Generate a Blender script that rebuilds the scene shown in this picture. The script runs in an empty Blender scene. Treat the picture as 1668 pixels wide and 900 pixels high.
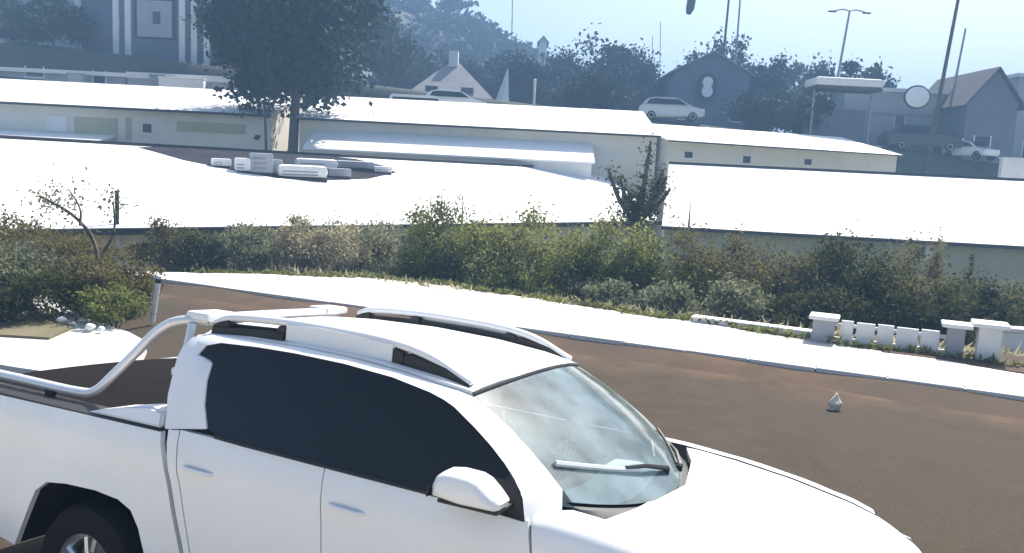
import bpy, bmesh, math, random
import numpy as np
from mathutils import Vector, Matrix
from mathutils.geometry import delaunay_2d_cdt
random.seed(7); rng = np.random.default_rng(7)
S = bpy.context.scene; COL = S.collection

# ---------------------------------------------------------------- camera, sky, sun, exposure
F_PX, CAM_H, PITCH, ROLL = 1330.0, 2.613, 0.130, -0.050
cp, sp, cr, sr = math.cos(PITCH), math.sin(PITCH), math.cos(ROLL), math.sin(ROLL)
_R, _U, _F = Vector((1, 0, 0)), Vector((0, sp, cp)), Vector((0, cp, -sp))
_r, _u = cr*_R - sr*_U, sr*_R + cr*_U
cam_d = bpy.data.cameras.new('camera'); cam = bpy.data.objects.new('camera', cam_d); COL.objects.link(cam)
cam_d.sensor_width = 36; cam_d.lens = 36*F_PX/1668; cam_d.clip_end = 5000; cam_d.clip_start = .05
cam.matrix_world = Matrix(((_r.x, _u.x, -_F.x, 0), (_r.y, _u.y, -_F.y, 0), (_r.z, _u.z, -_F.z, CAM_H), (0, 0, 0, 1)))
S.camera = cam
SUN_AZ, SUN_EL = math.radians(32), math.radians(50)     # azimuth to the right of the view axis (+Y)
w = bpy.data.worlds.new('World'); S.world = w; w.use_nodes = True
nt = w.node_tree; sky = nt.nodes.new('ShaderNodeTexSky'); sky.sky_type = 'NISHITA'; sky.sun_disc = False
sky.sun_elevation = SUN_EL; sky.sun_rotation = SUN_AZ; sky.air_density = 1.0; sky.dust_density = 3.2; sky.ozone_density = 1.0
nt.nodes['Background'].inputs[1].default_value = 0.085
nt.links.new(sky.outputs[0], nt.nodes['Background'].inputs[0])
sl = bpy.data.lights.new('sun', 'SUN'); sl.energy = 4.2; sl.angle = math.radians(.5); sl.color = (1, .955, .89)
so = bpy.data.objects.new('sun', sl); COL.objects.link(so)
sd = Vector((math.sin(SUN_AZ)*math.cos(SUN_EL), math.cos(SUN_AZ)*math.cos(SUN_EL), math.sin(SUN_EL)))
so.rotation_euler = sd.to_track_quat('Z', 'Y').to_euler(); so.location = (0, 0, 30)
S.view_settings.view_transform = 'Standard'; S.view_settings.look = 'None'
S.view_settings.exposure = 1.35; S.view_settings.gamma = 1
S.render.engine = 'CYCLES'

def at(px, py, y):
    """world point seen at photo pixel (1668 x 900) at world depth y"""
    a, b = px - 834, -(py - 450)
    a, b = cr*a + sr*b, -sr*a + cr*b
    d = Vector((a/F_PX, cp + b/F_PX*sp, -sp + b/F_PX*cp))
    return Vector((0, 0, CAM_H)) + d*(y/d.y)

# ---------------------------------------------------------------- materials
def pm(name, c1, c2=None, scale=3., rough=.6, metal=0., bump=0., bscale=40., coat=0., detail=6., c3=None, spec=.5):
    m = bpy.data.materials.new(name); m.use_nodes = True; n = m.node_tree.nodes; l = m.node_tree.links
    b = n['Principled BSDF']; b.inputs['Roughness'].default_value = rough; b.inputs['Metallic'].default_value = metal
    b.inputs['Specular IOR Level'].default_value = spec
    if coat: b.inputs['Coat Weight'].default_value = coat; b.inputs['Coat Roughness'].default_value = .06
    b.inputs['Base Color'].default_value = (*c1, 1)
    tc = n.new('ShaderNodeTexCoord')
    if c2:
        no = n.new('ShaderNodeTexNoise'); no.inputs['Scale'].default_value = scale; no.inputs['Detail'].default_value = detail; no.inputs['Roughness'].default_value = .65
        l.new(tc.outputs['Object'], no.inputs['Vector'])
        r = n.new('ShaderNodeValToRGB'); r.color_ramp.elements[0].position = .36; r.color_ramp.elements[1].position = .66
        r.color_ramp.elements[0].color = (*c1, 1); r.color_ramp.elements[1].color = (*c2, 1)
        l.new(no.outputs['Fac'], r.inputs['Fac']); out = r.outputs['Color']
        if c3:
            n2 = n.new('ShaderNodeTexNoise'); n2.inputs['Scale'].default_value = scale*.13; n2.inputs['Detail'].default_value = 4
            l.new(tc.outputs['Object'], n2.inputs['Vector'])
            r2 = n.new('ShaderNodeValToRGB'); r2.color_ramp.elements[0].position = .45; r2.color_ramp.elements[1].position = .62
            l.new(n2.outputs['Fac'], r2.inputs['Fac'])
            mx = n.new('ShaderNodeMixRGB'); l.new(r2.outputs['Color'], mx.inputs['Fac']); l.new(out, mx.inputs['Color1']); mx.inputs['Color2'].default_value = (*c3, 1)
            out = mx.outputs['Color']
        l.new(out, b.inputs['Base Color'])
    if bump:
        nb = n.new('ShaderNodeTexNoise'); nb.inputs['Scale'].default_value = bscale; nb.inputs['Detail'].default_value = 5
        l.new(tc.outputs['Object'], nb.inputs['Vector'])
        bp = n.new('ShaderNodeBump'); bp.inputs['Strength'].default_value = bump; bp.inputs['Distance'].default_value = .02
        l.new(nb.outputs['Fac'], bp.inputs['Height']); l.new(bp.outputs['Normal'], b.inputs['Normal'])
    return m

def leafmat(name, cols, trans=.50, nscale=.9):
    m = bpy.data.materials.new(name); m.use_nodes = True; n = m.node_tree.nodes; l = m.node_tree.links
    b = n['Principled BSDF']; b.inputs['Roughness'].default_value = .75; b.inputs['Specular IOR Level'].default_value = .15
    g = n.new('ShaderNodeNewGeometry'); tc = n.new('ShaderNodeTexCoord'); no = n.new('ShaderNodeTexNoise')
    no.inputs['Scale'].default_value = nscale; no.inputs['Detail'].default_value = 3; l.new(tc.outputs['Object'], no.inputs['Vector'])
    mr = n.new('ShaderNodeMapRange'); mr.inputs[1].default_value = .32; mr.inputs[2].default_value = .68; l.new(no.outputs['Fac'], mr.inputs[0])
    ad = n.new('ShaderNodeMix'); ad.data_type = 'FLOAT'; ad.inputs[0].default_value = .45
    l.new(mr.outputs[0], ad.inputs[2]); l.new(g.outputs['Random Per Island'], ad.inputs[3])
    r = n.new('ShaderNodeValToRGB'); e = r.color_ramp.elements
    while len(e) < len(cols): e.new(.5)
    for i, c in enumerate(cols): e[i].position = i/(len(cols)-1); e[i].color = (*c, 1)
    l.new(ad.outputs[0], r.inputs['Fac']); l.new(r.outputs['Color'], b.inputs['Base Color'])
    t = n.new('ShaderNodeBsdfTranslucent'); l.new(r.outputs['Color'], t.inputs['Color'])
    mx = n.new('ShaderNodeMixShader'); mx.inputs[0].default_value = trans
    l.new(b.outputs[0], mx.inputs[1]); l.new(t.outputs[0], mx.inputs[2]); l.new(mx.outputs[0], n['Material Output'].inputs['Surface'])
    return m

M = {}
M['paint'] = pm('white_paint', (.80, .80, .80), (.74, .735, .72), 2.2, .42, coat=.3, c3=(.77, .76, .74), bump=.02, bscale=3)
M['silver'] = pm('silver_trim', (.72, .72, .72), None, rough=.28, metal=.35)
M['black'] = pm('black_plastic', (.012, .012, .013), (.022, .021, .02), 20, .55)
M['liner'] = pm('wheel_liner', (.012, .009, .008), (.018, .014, .012), 8, .95, spec=.1)
M['rubber'] = pm('tyre_rubber', (.010, .009, .009), (.016, .014, .013), 30, .9, spec=.2)
M['alloy'] = pm('alloy', (.62, .62, .63), None, rough=.3, metal=.8)
M['tint'] = pm('tinted_glass', (.008, .0085, .011), None, rough=.05, spec=.38)
M['cover'] = pm('bed_cover', (.008, .0065, .0065), (.012, .0095, .0095), 14, .95, bump=.15, bscale=90, spec=.08)
M['interior'] = pm('interior', (.020, .022, .022), (.03, .032, .032), 9, .8)
M['matt_white'] = pm('matt_white', (.85, .86, .84), (.78, .79, .78), 5, .7)
M['lamp'] = pm('headlamp', (.75, .77, .78), (.55, .57, .6), 12, .1, coat=.8)
M['red'] = pm('lamp_red', (.45, .02, .02), None, rough=.15, coat=.7)
M['asphalt'] = pm('asphalt', (.047, .035, .022), (.062, .047, .030), 2.5, .95, bump=.35, bscale=130, c3=(.056, .042, .027), spec=.2)
M['kerb'] = pm('kerb_stone', (.20, .165, .125), (.28, .24, .19), 4, .9, bump=.3)
M['bounce'] = pm('bounce_pale', (.54, .475, .38), (.46, .405, .325), 1.2, .9, bump=.2)
M['dirt'] = pm('gutter_dirt', (.075, .048, .028), (.11, .072, .045), 1.6, .95, bump=.5, bscale=30, c3=(.065, .045, .03), spec=.2)
M['walk'] = pm('pale_concrete', (.60, .585, .56), (.50, .485, .455), 1.3, .85, bump=.3, bscale=35, c3=(.56, .54, .51))
M['soil'] = pm('bank_soil', (.17, .135, .08), (.10, .10, .045), 1.2, .95, bump=.5, bscale=14, c3=(.085, .10, .04))
M['hill'] = pm('hill_ground', (.030, .045, .035), (.055, .065, .045), .3, .95)
M['roofw'] = pm('white_roof', (.80, .80, .79), (.76, .755, .74), .5, .7, bump=.08, bscale=6)
M['roofd'] = pm('dark_bitumen', (.020, .020, .026), (.034, .034, .040), 1.1, .95, spec=.1)
M['gutter'] = pm('dark_gutter', (.012, .011, .010), (.03, .028, .025), 5, .6)
M['beige'] = pm('beige_plaster', (.68, .64, .54), (.60, .56, .46), .8, .9, bump=.15, c3=(.66, .63, .55))
M['olive'] = pm('olive_plaster', (.46, .43, .28), (.38, .36, .23), .9, .9)
M['grey'] = pm('grey_plaster', (.36, .37, .39), (.29, .30, .33), .7, .9, c3=(.32, .33, .36))
M['bluegrey'] = pm('bluegrey_plaster', (.13, .15, .19), (.10, .115, .155), .6, .9)
M['wallw'] = pm('white_plaster', (.74, .73, .71), (.66, .65, .63), 1.1, .85, bump=.12)
M['rooft'] = pm('grey_roof', (.17, .165, .18), (.23, .22, .23), 1.4, .85)
M['roofdark'] = pm('dark_roof', (.03, .03, .034), (.05, .05, .055), 1.5, .8)
M['glass'] = pm('window_glass', (.02, .024, .03), None, rough=.12)
M['wood'] = pm('pole_wood', (.10, .085, .07), (.06, .052, .045), 6, .85)
M['steel'] = pm('grey_steel', (.26, .27, .28), (.20, .21, .22), 6, .5, metal=.3)
M['bark'] = pm('bark', (.075, .06, .045), (.12, .10, .075), 7, .95, bump=.5, bscale=25)
M['barkp'] = pm('bark_pale', (.24, .20, .15), (.15, .125, .09), 6, .95, bump=.4, bscale=25)
M['stone'] = pm('pale_stone', (.62, .56, .47), (.45, .40, .33), 12, .85, bump=.4)
M['carw'] = pm('car_white', (.78, .78, .78), None, rough=.25, coat=.6)
M['cars'] = pm('car_silver', (.50, .52, .55), None, rough=.28, metal=.3, coat=.6)
M['card'] = pm('car_dark', (.02, .021, .026), None, rough=.25, coat=.6)
L = {}
L['green'] = leafmat('leaf_green', [(.10, .115, .030), (.16, .18, .05), (.22, .24, .08)])
L['bright'] = leafmat('leaf_bright', [(.14, .15, .042), (.21, .225, .07), (.29, .30, .12)])
L['dark'] = leafmat('leaf_dark', [(.024, .032, .012), (.052, .062, .022), (.09, .098, .038)])
L['brown'] = leafmat('leaf_brown', [(.075, .068, .024), (.135, .118, .044), (.20, .175, .075)])
L['grey'] = leafmat('leaf_grey', [(.10, .115, .06), (.18, .195, .11), (.28, .285, .19)])
L['dry'] = leafmat('leaf_dry', [(.24, .21, .12), (.36, .32, .20), (.48, .44, .31)])
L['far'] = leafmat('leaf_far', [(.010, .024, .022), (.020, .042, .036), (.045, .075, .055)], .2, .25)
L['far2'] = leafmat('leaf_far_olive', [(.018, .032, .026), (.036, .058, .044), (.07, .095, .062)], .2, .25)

wm = bpy.data.materials.new('windscreen'); wm.use_nodes = True
_n, _l = wm.node_tree.nodes, wm.node_tree.links
_tr = _n.new('ShaderNodeBsdfTransparent'); _tr.inputs[0].default_value = (.74, .90, .89, 1)
_gl = _n.new('ShaderNodeBsdfGlossy'); _gl.inputs['Roughness'].default_value = .10
_df = _n.new('ShaderNodeBsdfDiffuse'); _df.inputs[0].default_value = (.56, .73, .75, 1)     # teal veil, paints in the pale reflection of the sky
_fr = _n.new('ShaderNodeFresnel'); _fr.inputs[0].default_value = 1.62
_tc = _n.new('ShaderNodeTexCoord'); _no = _n.new('ShaderNodeTexNoise'); _no.inputs['Scale'].default_value = 5; _no.inputs['Detail'].default_value = 8
_l.new(_tc.outputs['Object'], _no.inputs['Vector'])
_mr = _n.new('ShaderNodeMapRange'); _mr.inputs[1].default_value = .3; _mr.inputs[2].default_value = .75; _mr.inputs[3].default_value = .10; _mr.inputs[4].default_value = .34
_l.new(_no.outputs['Fac'], _mr.inputs[0])
_m1 = _n.new('ShaderNodeMixShader'); _m2 = _n.new('ShaderNodeMixShader')
_l.new(_mr.outputs[0], _m1.inputs[0]); _l.new(_tr.outputs[0], _m1.inputs[1]); _l.new(_df.outputs[0], _m1.inputs[2])
_l.new(_fr.outputs[0], _m2.inputs[0]); _l.new(_m1.outputs[0], _m2.inputs[1]); _l.new(_gl.outputs[0], _m2.inputs[2])
_l.new(_m2.outputs[0], _n['Material Output'].inputs['Surface']); M['windscreen'] = wm

# ---------------------------------------------------------------- object helpers
def link(name, me, mat=None, parent=None, loc=None, rz=None):
    o = bpy.data.objects.new(name, me); COL.objects.link(o)
    if mat is not None and me is not None and not me.materials: me.materials.append(mat)
    if parent: o.parent = parent
    if loc is not None: o.location = loc
    if rz is not None: o.rotation_euler = (0, 0, rz)
    return o
def tag(o, label, cat, group=None, kind=None):
    if label: o['label'] = label
    if cat: o['category'] = cat
    if group: o['group'] = group
    if kind: o['kind'] = kind
    return o
def thing(name, label, cat, loc=(0, 0, 0), rz=0, group=None):
    return tag(link(name, None, loc=loc, rz=rz), label, cat, group)
def fin(bm, name, mat, parent=None, smooth=0, loc=None, rz=None):
    bmesh.ops.recalc_face_normals(bm, faces=bm.faces)
    me = bpy.data.meshes.new(name); bm.to_mesh(me); bm.free()
    if smooth:
        me.polygons.foreach_set('use_smooth', [True]*len(me.polygons)); me.set_sharp_from_angle(angle=math.radians(smooth))
    return link(name, me, mat, parent, loc, rz)
def struct(o): o['kind'] = 'structure'; return o
def bx(bm, a, b, bev=0):
    """box from corner a to corner b"""
    vs = [bm.verts.new((x, y, z)) for x in (a[0], b[0]) for y in (a[1], b[1]) for z in (a[2], b[2])]
    f = [bm.faces.new([vs[i] for i in q]) for q in ((0, 1, 3, 2), (4, 6, 7, 5), (0, 4, 5, 1), (2, 3, 7, 6), (0, 2, 6, 4), (1, 5, 7, 3))]
    if bev: bmesh.ops.bevel(bm, geom=list({e for q in f for e in q.edges}), offset=bev, segments=2, affect='EDGES', profile=.6)
def box(name, a, b, mat, parent=None, bev=0, loc=None, rz=None):
    bm = bmesh.new(); bx(bm, a, b, bev); return fin(bm, name, mat, parent, 40 if bev else 0, loc, rz)
def poly(bm, pts): return bm.faces.new([bm.verts.new(p) for p in pts])
def slab(name, pts, th, mat, parent=None, loc=None, rz=None):
    """polygon (list of 3D points) thickened downwards by th"""
    bm = bmesh.new(); a = [bm.verts.new(p) for p in pts]; b = [bm.verts.new((p[0], p[1], p[2]-th)) for p in pts]; n = len(pts)
    bm.faces.new(a); bm.faces.new(b[::-1])
    for i in range(n): bm.faces.new((a[i], b[i], b[(i+1) % n], a[(i+1) % n]))
    return fin(bm, name, mat, parent, 0, loc, rz)
def prism(name, pts2, y0, y1, mat, parent=None, bev=0, smooth=0):
    """x-z polygon extruded along y"""
    bm = bmesh.new(); a = [bm.verts.new((p[0], y0, p[1])) for p in pts2]; b = [bm.verts.new((p[0], y1, p[1])) for p in pts2]; n = len(pts2)
    bm.faces.new(a); bm.faces.new(b[::-1])
    for i in range(n): bm.faces.new((a[i], b[i], b[(i+1) % n], a[(i+1) % n]))
    if bev: bmesh.ops.bevel(bm, geom=list(bm.edges), offset=bev, segments=2, affect='EDGES')
    return fin(bm, name, mat, parent, smooth)
def tube_bm(bm, pts, rad, seg=10, flat=1.0):
    pts = [Vector(p) for p in pts]; rad = rad if isinstance(rad, (list, tuple)) else [rad]*len(pts)
    rings = []
    for i, p in enumerate(pts):
        t = (pts[min(i+1, len(pts)-1)] - pts[max(i-1, 0)]).normalized()
        ref = Vector((0, 0, 1)) if abs(t.z) < .95 else Vector((1, 0, 0))
        a = t.cross(ref).normalized(); b = a.cross(t)
        rings.append([bm.verts.new(p + (a*math.cos(k*2*math.pi/seg) + b*math.sin(k*2*math.pi/seg)*flat)*rad[i]) for k in range(seg)])
    for r0, r1 in zip(rings, rings[1:]):
        for k in range(seg): bm.faces.new((r0[k], r0[(k+1) % seg], r1[(k+1) % seg], r1[k]))
    bm.faces.new(rings[0][::-1]); bm.faces.new(rings[-1])
def tube(name, pts, rad, mat, parent=None, seg=10, loc=None, flat=1.0):
    bm = bmesh.new(); tube_bm(bm, pts, rad, seg, flat); return fin(bm, name, mat, parent, 50, loc)
def spline(pts, n=6):
    """Catmull-Rom through pts"""
    P = [Vector(p) for p in pts]; P = [2*P[0]-P[1]] + P + [2*P[-1]-P[-2]]; out = []
    for i in range(1, len(P)-2):
        for k in range(n):
            t = k/n; a, b, c, d = P[i-1:i+3]
            out.append(.5*((2*b) + (c-a)*t + (2*a-5*b+4*c-d)*t*t + (3*b-a-3*c+d)*t**3))
    return out + [P[-2]]
def lathe(name, prof, mat, parent, axis='Y', seg=40, loc=None, smooth=40, cap=True):
    bm = bmesh.new(); rings = []
    for r, h in prof:
        rings.append([bm.verts.new((r*math.cos(k*2*math.pi/seg), h, r*math.sin(k*2*math.pi/seg)) if axis == 'Y' else
                                   (r*math.cos(k*2*math.pi/seg), r*math.sin(k*2*math.pi/seg), h)) for k in range(seg)])
    for a, b in zip(rings, rings[1:]):
        for k in range(seg): bm.faces.new((a[k], a[(k+1) % seg], b[(k+1) % seg], b[k]))
    if cap: bm.faces.new(rings[0]); bm.faces.new(rings[-1][::-1])
    return fin(bm, name, mat, parent, smooth, loc)
def interp(x, xs, ys): return float(np.interp(x, xs, ys))

# ---------------------------------------------------------------- foliage helpers
def leaf_mesh(name, centers, size, mat, droop=.3, aspect=.5):
    """one rhombic leaf for every centre"""
    n = len(centers); d = rng.normal(size=(n, 3)); d[:, 2] -= droop; d /= np.linalg.norm(d, axis=1)[:, None]
    e = np.cross(d, rng.normal(size=(n, 3))); e /= np.linalg.norm(e, axis=1)[:, None]
    s = size*rng.uniform(.6, 1.4, (n, 1)); v = np.stack([centers - d*s*.5, centers + e*s*.5*aspect, centers + d*s*.5, centers - e*s*.5*aspect], 1).reshape(-1, 3)
    me = bpy.data.meshes.new(name); me.vertices.add(4*n); me.loops.add(4*n); me.polygons.add(n)
    me.vertices.foreach_set('co', v.astype(np.float32).ravel()); me.loops.foreach_set('vertex_index', np.arange(4*n, dtype=np.int32))
    me.polygons.foreach_set('loop_start', np.arange(0, 4*n, 4, dtype=np.int32)); me.update(); me.validate()
    me.materials.append(mat); return me
def clump_pts(n, rx, ry, rz, nclump, spread=.28, hollow=.45):
    """leaf centres in clumps through an ellipsoid whose bottom sits at z=0"""
    c = rng.normal(size=(nclump, 3)); c /= np.linalg.norm(c, axis=1)[:, None]
    c *= (hollow + (1-hollow)*rng.random((nclump, 1)))*rng.uniform(.72, 1.08, (nclump, 1))
    k = rng.integers(0, nclump, n); sz = rng.uniform(.6, 1.3, nclump)
    p = c[k] + rng.normal(size=(n, 3))*spread*.5*sz[k][:, None]
    p = p*np.array([rx, ry, rz]) + np.array([0, 0, rz]); return p
def branches(bm, base, top, spread, n, r0):
    base = Vector(base)
    for i in range(n):
        a = random.uniform(0, 2*math.pi); q = random.uniform(.4, 1.)
        e = Vector((base.x + math.cos(a)*spread*q, base.y + math.sin(a)*spread*q, base.z + (top)*random.uniform(.6, 1)))
        m = base.lerp(e, .5) + Vector((random.uniform(-.1, .1), random.uniform(-.1, .1), .12*top))*spread*.6
        tube_bm(bm, spline([base, m, e], 3), [r0, r0*.85, r0*.7, r0*.6, r0*.5, r0*.35, r0*.2], 5)
SHRUB_MESH = {}
def shrub(label, loc, rx, ry, hgt, leaf, n=2200, size=.07, nclump=26, group='shrubs on the bank behind the pavement', stems=5, aspect=.5, cat='shrub', name='shrub', spread=.28):
    o = thing(name, label, cat, loc, random.uniform(0, 6.28), group)
    link('foliage', leaf_mesh('foliage', clump_pts(n, rx, ry, hgt/2, nclump, spread), size, L[leaf], aspect=aspect), None, o)
    bm = bmesh.new(); branches(bm, (0, 0, -.25), hgt*.75, min(rx, ry)*.7, stems, .022*hgt)
    fin(bm, 'stem', M['bark'], o, 60); return o
def tree(label, loc, hgt, crown_r, leaf, n=3500, size=.28, crown_from=.3, nclump=34, group='trees on the far slope', name='tree', trunk_r=None, bark='bark', squash=1.):
    o = thing(name, label, 'tree', loc, random.uniform(0, 6.28), group); tr = trunk_r or hgt*.022
    ch = hgt*(1-crown_from)
    p = clump_pts(n, crown_r, crown_r*squash, ch/2, nclump, .30, .35); p[:, 2] += hgt*crown_from
    link('crown', leaf_mesh('crown', p, size, L[leaf], aspect=.7), None, o)
    bm = bmesh.new(); b = (random.uniform(-.1, .1)*hgt*.3, random.uniform(-.1, .1)*hgt*.3, hgt*(crown_from+.15))
    tube_bm(bm, spline([(0, 0, -.6), (b[0]*.4, b[1]*.5, hgt*crown_from*.5), b], 4), [tr*(1.3-.08*i) for i in range(9)], 8)
    branches(bm, b, ch*.6, crown_r*.75, 7, tr*.55); fin(bm, 'trunk', M[bark], o, 60); return o

# ---------------------------------------------------------------- ground, road frame
YAW, TX, TY, TILT = -0.4222, -1.723, 4.735, -0.105
cy, sy = math.cos(YAW), math.sin(YAW)
def W(s, t, z=0.): return Vector((TX + cy*s - sy*t, TY + sy*s + cy*t, z))
def ST(x, y): x -= TX; y -= TY; return cy*x + sy*y, -sy*x + cy*y
def road_z(t): return -.27*math.tanh(.105*t/.27)
KERB = 9.35
def smooth01(v): v = min(1, max(0, v)); return v*v*(3-2*v)
def terrain_z(x, y):
    s, t = ST(x, y)
    t0 = 12.3 - 4.6*smooth01((-11-s)/4)
    z = -.42 - 1.75*smooth01((t-t0)/7) if t > 0 else (-.42 if t > -2 else -.42)
    zt = 7.45 - .07*min(max(x, -60), 60)
    z += (zt - z)*smooth01((y-55.5)/5)
    hx = np.interp(x/max(y, 1)*160, [-140, -60, -28, -12, 4, 20, 60, 140], [33, 36, 33, 29, 22, 12, 7, 6])
    z += max(0, hx - zt)*smooth01((y-92)/70)
    z += 38*smooth01((x-60)/250)*smooth01((y-230)/250)*1.1 + 25*smooth01((y-260)/300)*smooth01((200-x)/300)*0
    return z
xs = np.concatenate([np.linspace(-420, -60, 26)[:-1], np.linspace(-60, 60, 121), np.linspace(60, 520, 30)[1:]])
yv = np.concatenate([np.linspace(-40, 0, 12)[:-1], np.linspace(0, 64, 129), np.linspace(64, 170, 40)[1:], np.linspace(170, 640, 34)[1:]])
vv = [(float(x), float(y), terrain_z(float(x), float(y))) for y in yv for x in xs]; nx = len(xs)
ff = [(j*nx+i, j*nx+i+1, (j+1)*nx+i+1, (j+1)*nx+i) for j in range(len(yv)-1) for i in range(nx-1)]
me = bpy.data.meshes.new('ground'); me.from_pydata(vv, [], ff)
me.polygons.foreach_set('use_smooth', [True]*len(me.polygons)); me.materials.append(M['soil']); me.materials.append(M['hill'])
for p_ in me.polygons: p_.material_index = 1 if p_.center.y > 57 else 0
struct(link('ground', me))

def strip(name, sv, tv, zf, mat, smooth=True):
    """sheet over the road frame: sv list of s, tv(s) list of t"""
    v, f = [], []; k = len(tv(sv[0]))
    for s in sv:
        for t in tv(s): v.append(W(s, t, zf(s, t)))
    for i in range(len(sv)-1):
        for j in range(k-1): f.append((i*k+j, (i+1)*k+j, (i+1)*k+j+1, i*k+j+1))
    me = bpy.data.meshes.new(name); me.from_pydata(v, [], f)
    if smooth: me.polygons.foreach_set('use_smooth', [True]*len(f))
    return struct(link(name, me, mat))
svals = [float(v) for v in np.arange(-22, 24.01, .5)]
strip('road', svals, lambda s: [float(v) for v in np.linspace(-14, KERB+.02, 70)], lambda s, t: road_z(t), M['asphalt'])
# dirt washed against the kerb, feathering unevenly into the asphalt
_m = M['asphalt']; _n, _l = _m.node_tree.nodes, _m.node_tree.links; _b = _n['Principled BSDF']
_src = _b.inputs['Base Color'].links[0].from_socket
_tc = _n.new('ShaderNodeTexCoord'); _dp = _n.new('ShaderNodeVectorMath'); _dp.operation = 'DOT_PRODUCT'; _dp.inputs[1].default_value = (-sy, cy, 0)
_l.new(_tc.outputs['Object'], _dp.inputs[0])
_ns = _n.new('ShaderNodeTexNoise'); _ns.inputs['Scale'].default_value = .55; _ns.inputs['Detail'].default_value = 7; _l.new(_tc.outputs['Object'], _ns.inputs['Vector'])
_ma = _n.new('ShaderNodeMath'); _ma.operation = 'MULTIPLY_ADD'; _ma.inputs[1].default_value = 2.2; _l.new(_ns.outputs['Fac'], _ma.inputs[0]); _l.new(_dp.outputs['Value'], _ma.inputs[2])
_c0 = -sy*TX + cy*TY + KERB + 1.1
_mp = _n.new('ShaderNodeMapRange'); _mp.interpolation_type = 'SMOOTHSTEP'; _mp.inputs[1].default_value = _c0-2.0; _mp.inputs[2].default_value = _c0-.55; _l.new(_ma.outputs[0], _mp.inputs[0])
_n2 = _n.new('ShaderNodeTexNoise'); _n2.inputs['Scale'].default_value = 1.7; _n2.inputs['Detail'].default_value = 6; _l.new(_tc.outputs['Object'], _n2.inputs['Vector'])
_rp = _n.new('ShaderNodeValToRGB'); _rp.color_ramp.elements[0].color = (.060, .040, .024, 1); _rp.color_ramp.elements[1].color = (.115, .072, .042, 1); _rp.color_ramp.elements[0].position = .35; _rp.color_ramp.elements[1].position = .65
_l.new(_n2.outputs['Fac'], _rp.inputs['Fac'])
_mx = _n.new('ShaderNodeMixRGB'); _l.new(_mp.outputs[0], _mx.inputs['Fac']); _l.new(_src, _mx.inputs['Color1']); _l.new(_rp.outputs['Color'], _mx.inputs['Color2']); _l.new(_mx.outputs['Color'], _b.inputs['Base Color'])
_n3 = _n.new('ShaderNodeTexNoise'); _n3.inputs['Scale'].default_value = 38; _n3.inputs['Detail'].default_value = 8; _n3.inputs['Roughness'].default_value = .8; _l.new(_tc.outputs['Object'], _n3.inputs['Vector'])
_m3 = _n.new('ShaderNodeMapRange'); _m3.inputs[1].default_value = .35; _m3.inputs[2].default_value = .65; _m3.inputs[3].default_value = .72; _m3.inputs[4].default_value = 1.28; _l.new(_n3.outputs['Fac'], _m3.inputs[0])
_vm = _n.new('ShaderNodeVectorMath'); _vm.operation = 'SCALE'; _l.new(_mx.outputs['Color'], _vm.inputs[0]); _l.new(_m3.outputs[0], _vm.inputs['Scale'])
_vo = _n.new('ShaderNodeTexVoronoi'); _vo.feature = 'DISTANCE_TO_EDGE'; _vo.inputs['Scale'].default_value = .33; _nw = _n.new('ShaderNodeTexNoise'); _nw.inputs['Scale'].default_value = 1.1; _nw.inputs['Detail'].default_value = 6
_l.new(_tc.outputs['Object'], _nw.inputs['Vector']); _mv = _n.new('ShaderNodeMixRGB'); _mv.inputs['Fac'].default_value = .35; _l.new(_tc.outputs['Object'], _mv.inputs['Color1']); _l.new(_nw.outputs['Color'], _mv.inputs['Color2']); _l.new(_mv.outputs['Color'], _vo.inputs['Vector'])
_mc = _n.new('ShaderNodeMapRange'); _mc.inputs[1].default_value = .0; _mc.inputs[2].default_value = .004; _mc.inputs[3].default_value = .86; _mc.inputs[4].default_value = 1.; _l.new(_vo.outputs['Distance'], _mc.inputs[0])
_vc = _n.new('ShaderNodeVectorMath'); _vc.operation = 'SCALE'; _l.new(_vm.outputs[0], _vc.inputs[0]); _l.new(_mc.outputs[0], _vc.inputs['Scale']); _l.new(_vc.outputs[0], _b.inputs['Base Color'])
# near side: kerb and unseen pale paving, added to bounce light onto the truck
strip('bounce_paving', svals, lambda s: [-14.0, -8.0, -4.0, -2.2, -1.62, -1.60], lambda s, t: max(road_z(t), .158) + .13 - (.2 if t > -1.61 else 0), M['bounce'], False)
# pavement with its kerb, back edge runs unevenly into the planting
def back(s): return interp(s, [-12.2, -11, -9.7, -7.8, -5.5, -3.7, -1.9, 0, 1.8, 3.4, 24], [9.75, 10.5, 11.4, 12.7, 12.9, 12.6, 12.3, 12.1, 11.75, 11.55, 11.5]) + .06*math.sin(s*3.1) + .04*math.sin(s*7.7)
pv = [float(v) for v in np.arange(-12.2, 24, .35)]
strip('pavement', pv, lambda s: [KERB+.16, .5*(KERB+.16+back(s)), back(s), back(s)+.02], lambda s, t: -.135 + (.012*math.sin(s*1.7) if t > KERB+.3 else 0) - (.35 if t > back(s)+.01 else 0), M['walk'])
kerb = strip('kerb', pv, lambda s: [KERB+.02, KERB+.17], lambda s, t: -.152, M['walk'])   # bedding under the stones
for i in range(36):                                   # kerb stones one by one
    bm = bmesh.new(); bx(bm, (.008, 0, -.4), (.992, .165, -.128+random.uniform(-.006, .006)), .018)
    fin(bm, 'kerb_stone', M['walk'], kerb, 40, W(-12.2+i, KERB+random.uniform(-.008, .008), 0), YAW)
_wob = lambda s: .16*math.sin(s*.9) + .10*math.sin(s*2.3+1) + .05*math.sin(s*5.1)
strip('gutter_dirt', svals, lambda s: [KERB-.85+_wob(s), KERB-.5+_wob(s)*.5, KERB-.2, KERB+.004], lambda s, t: road_z(t)-.012 + (.10+.02*math.sin(s*1.9))*smooth01((t-KERB+.85)/.8), M['dirt'])
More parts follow.
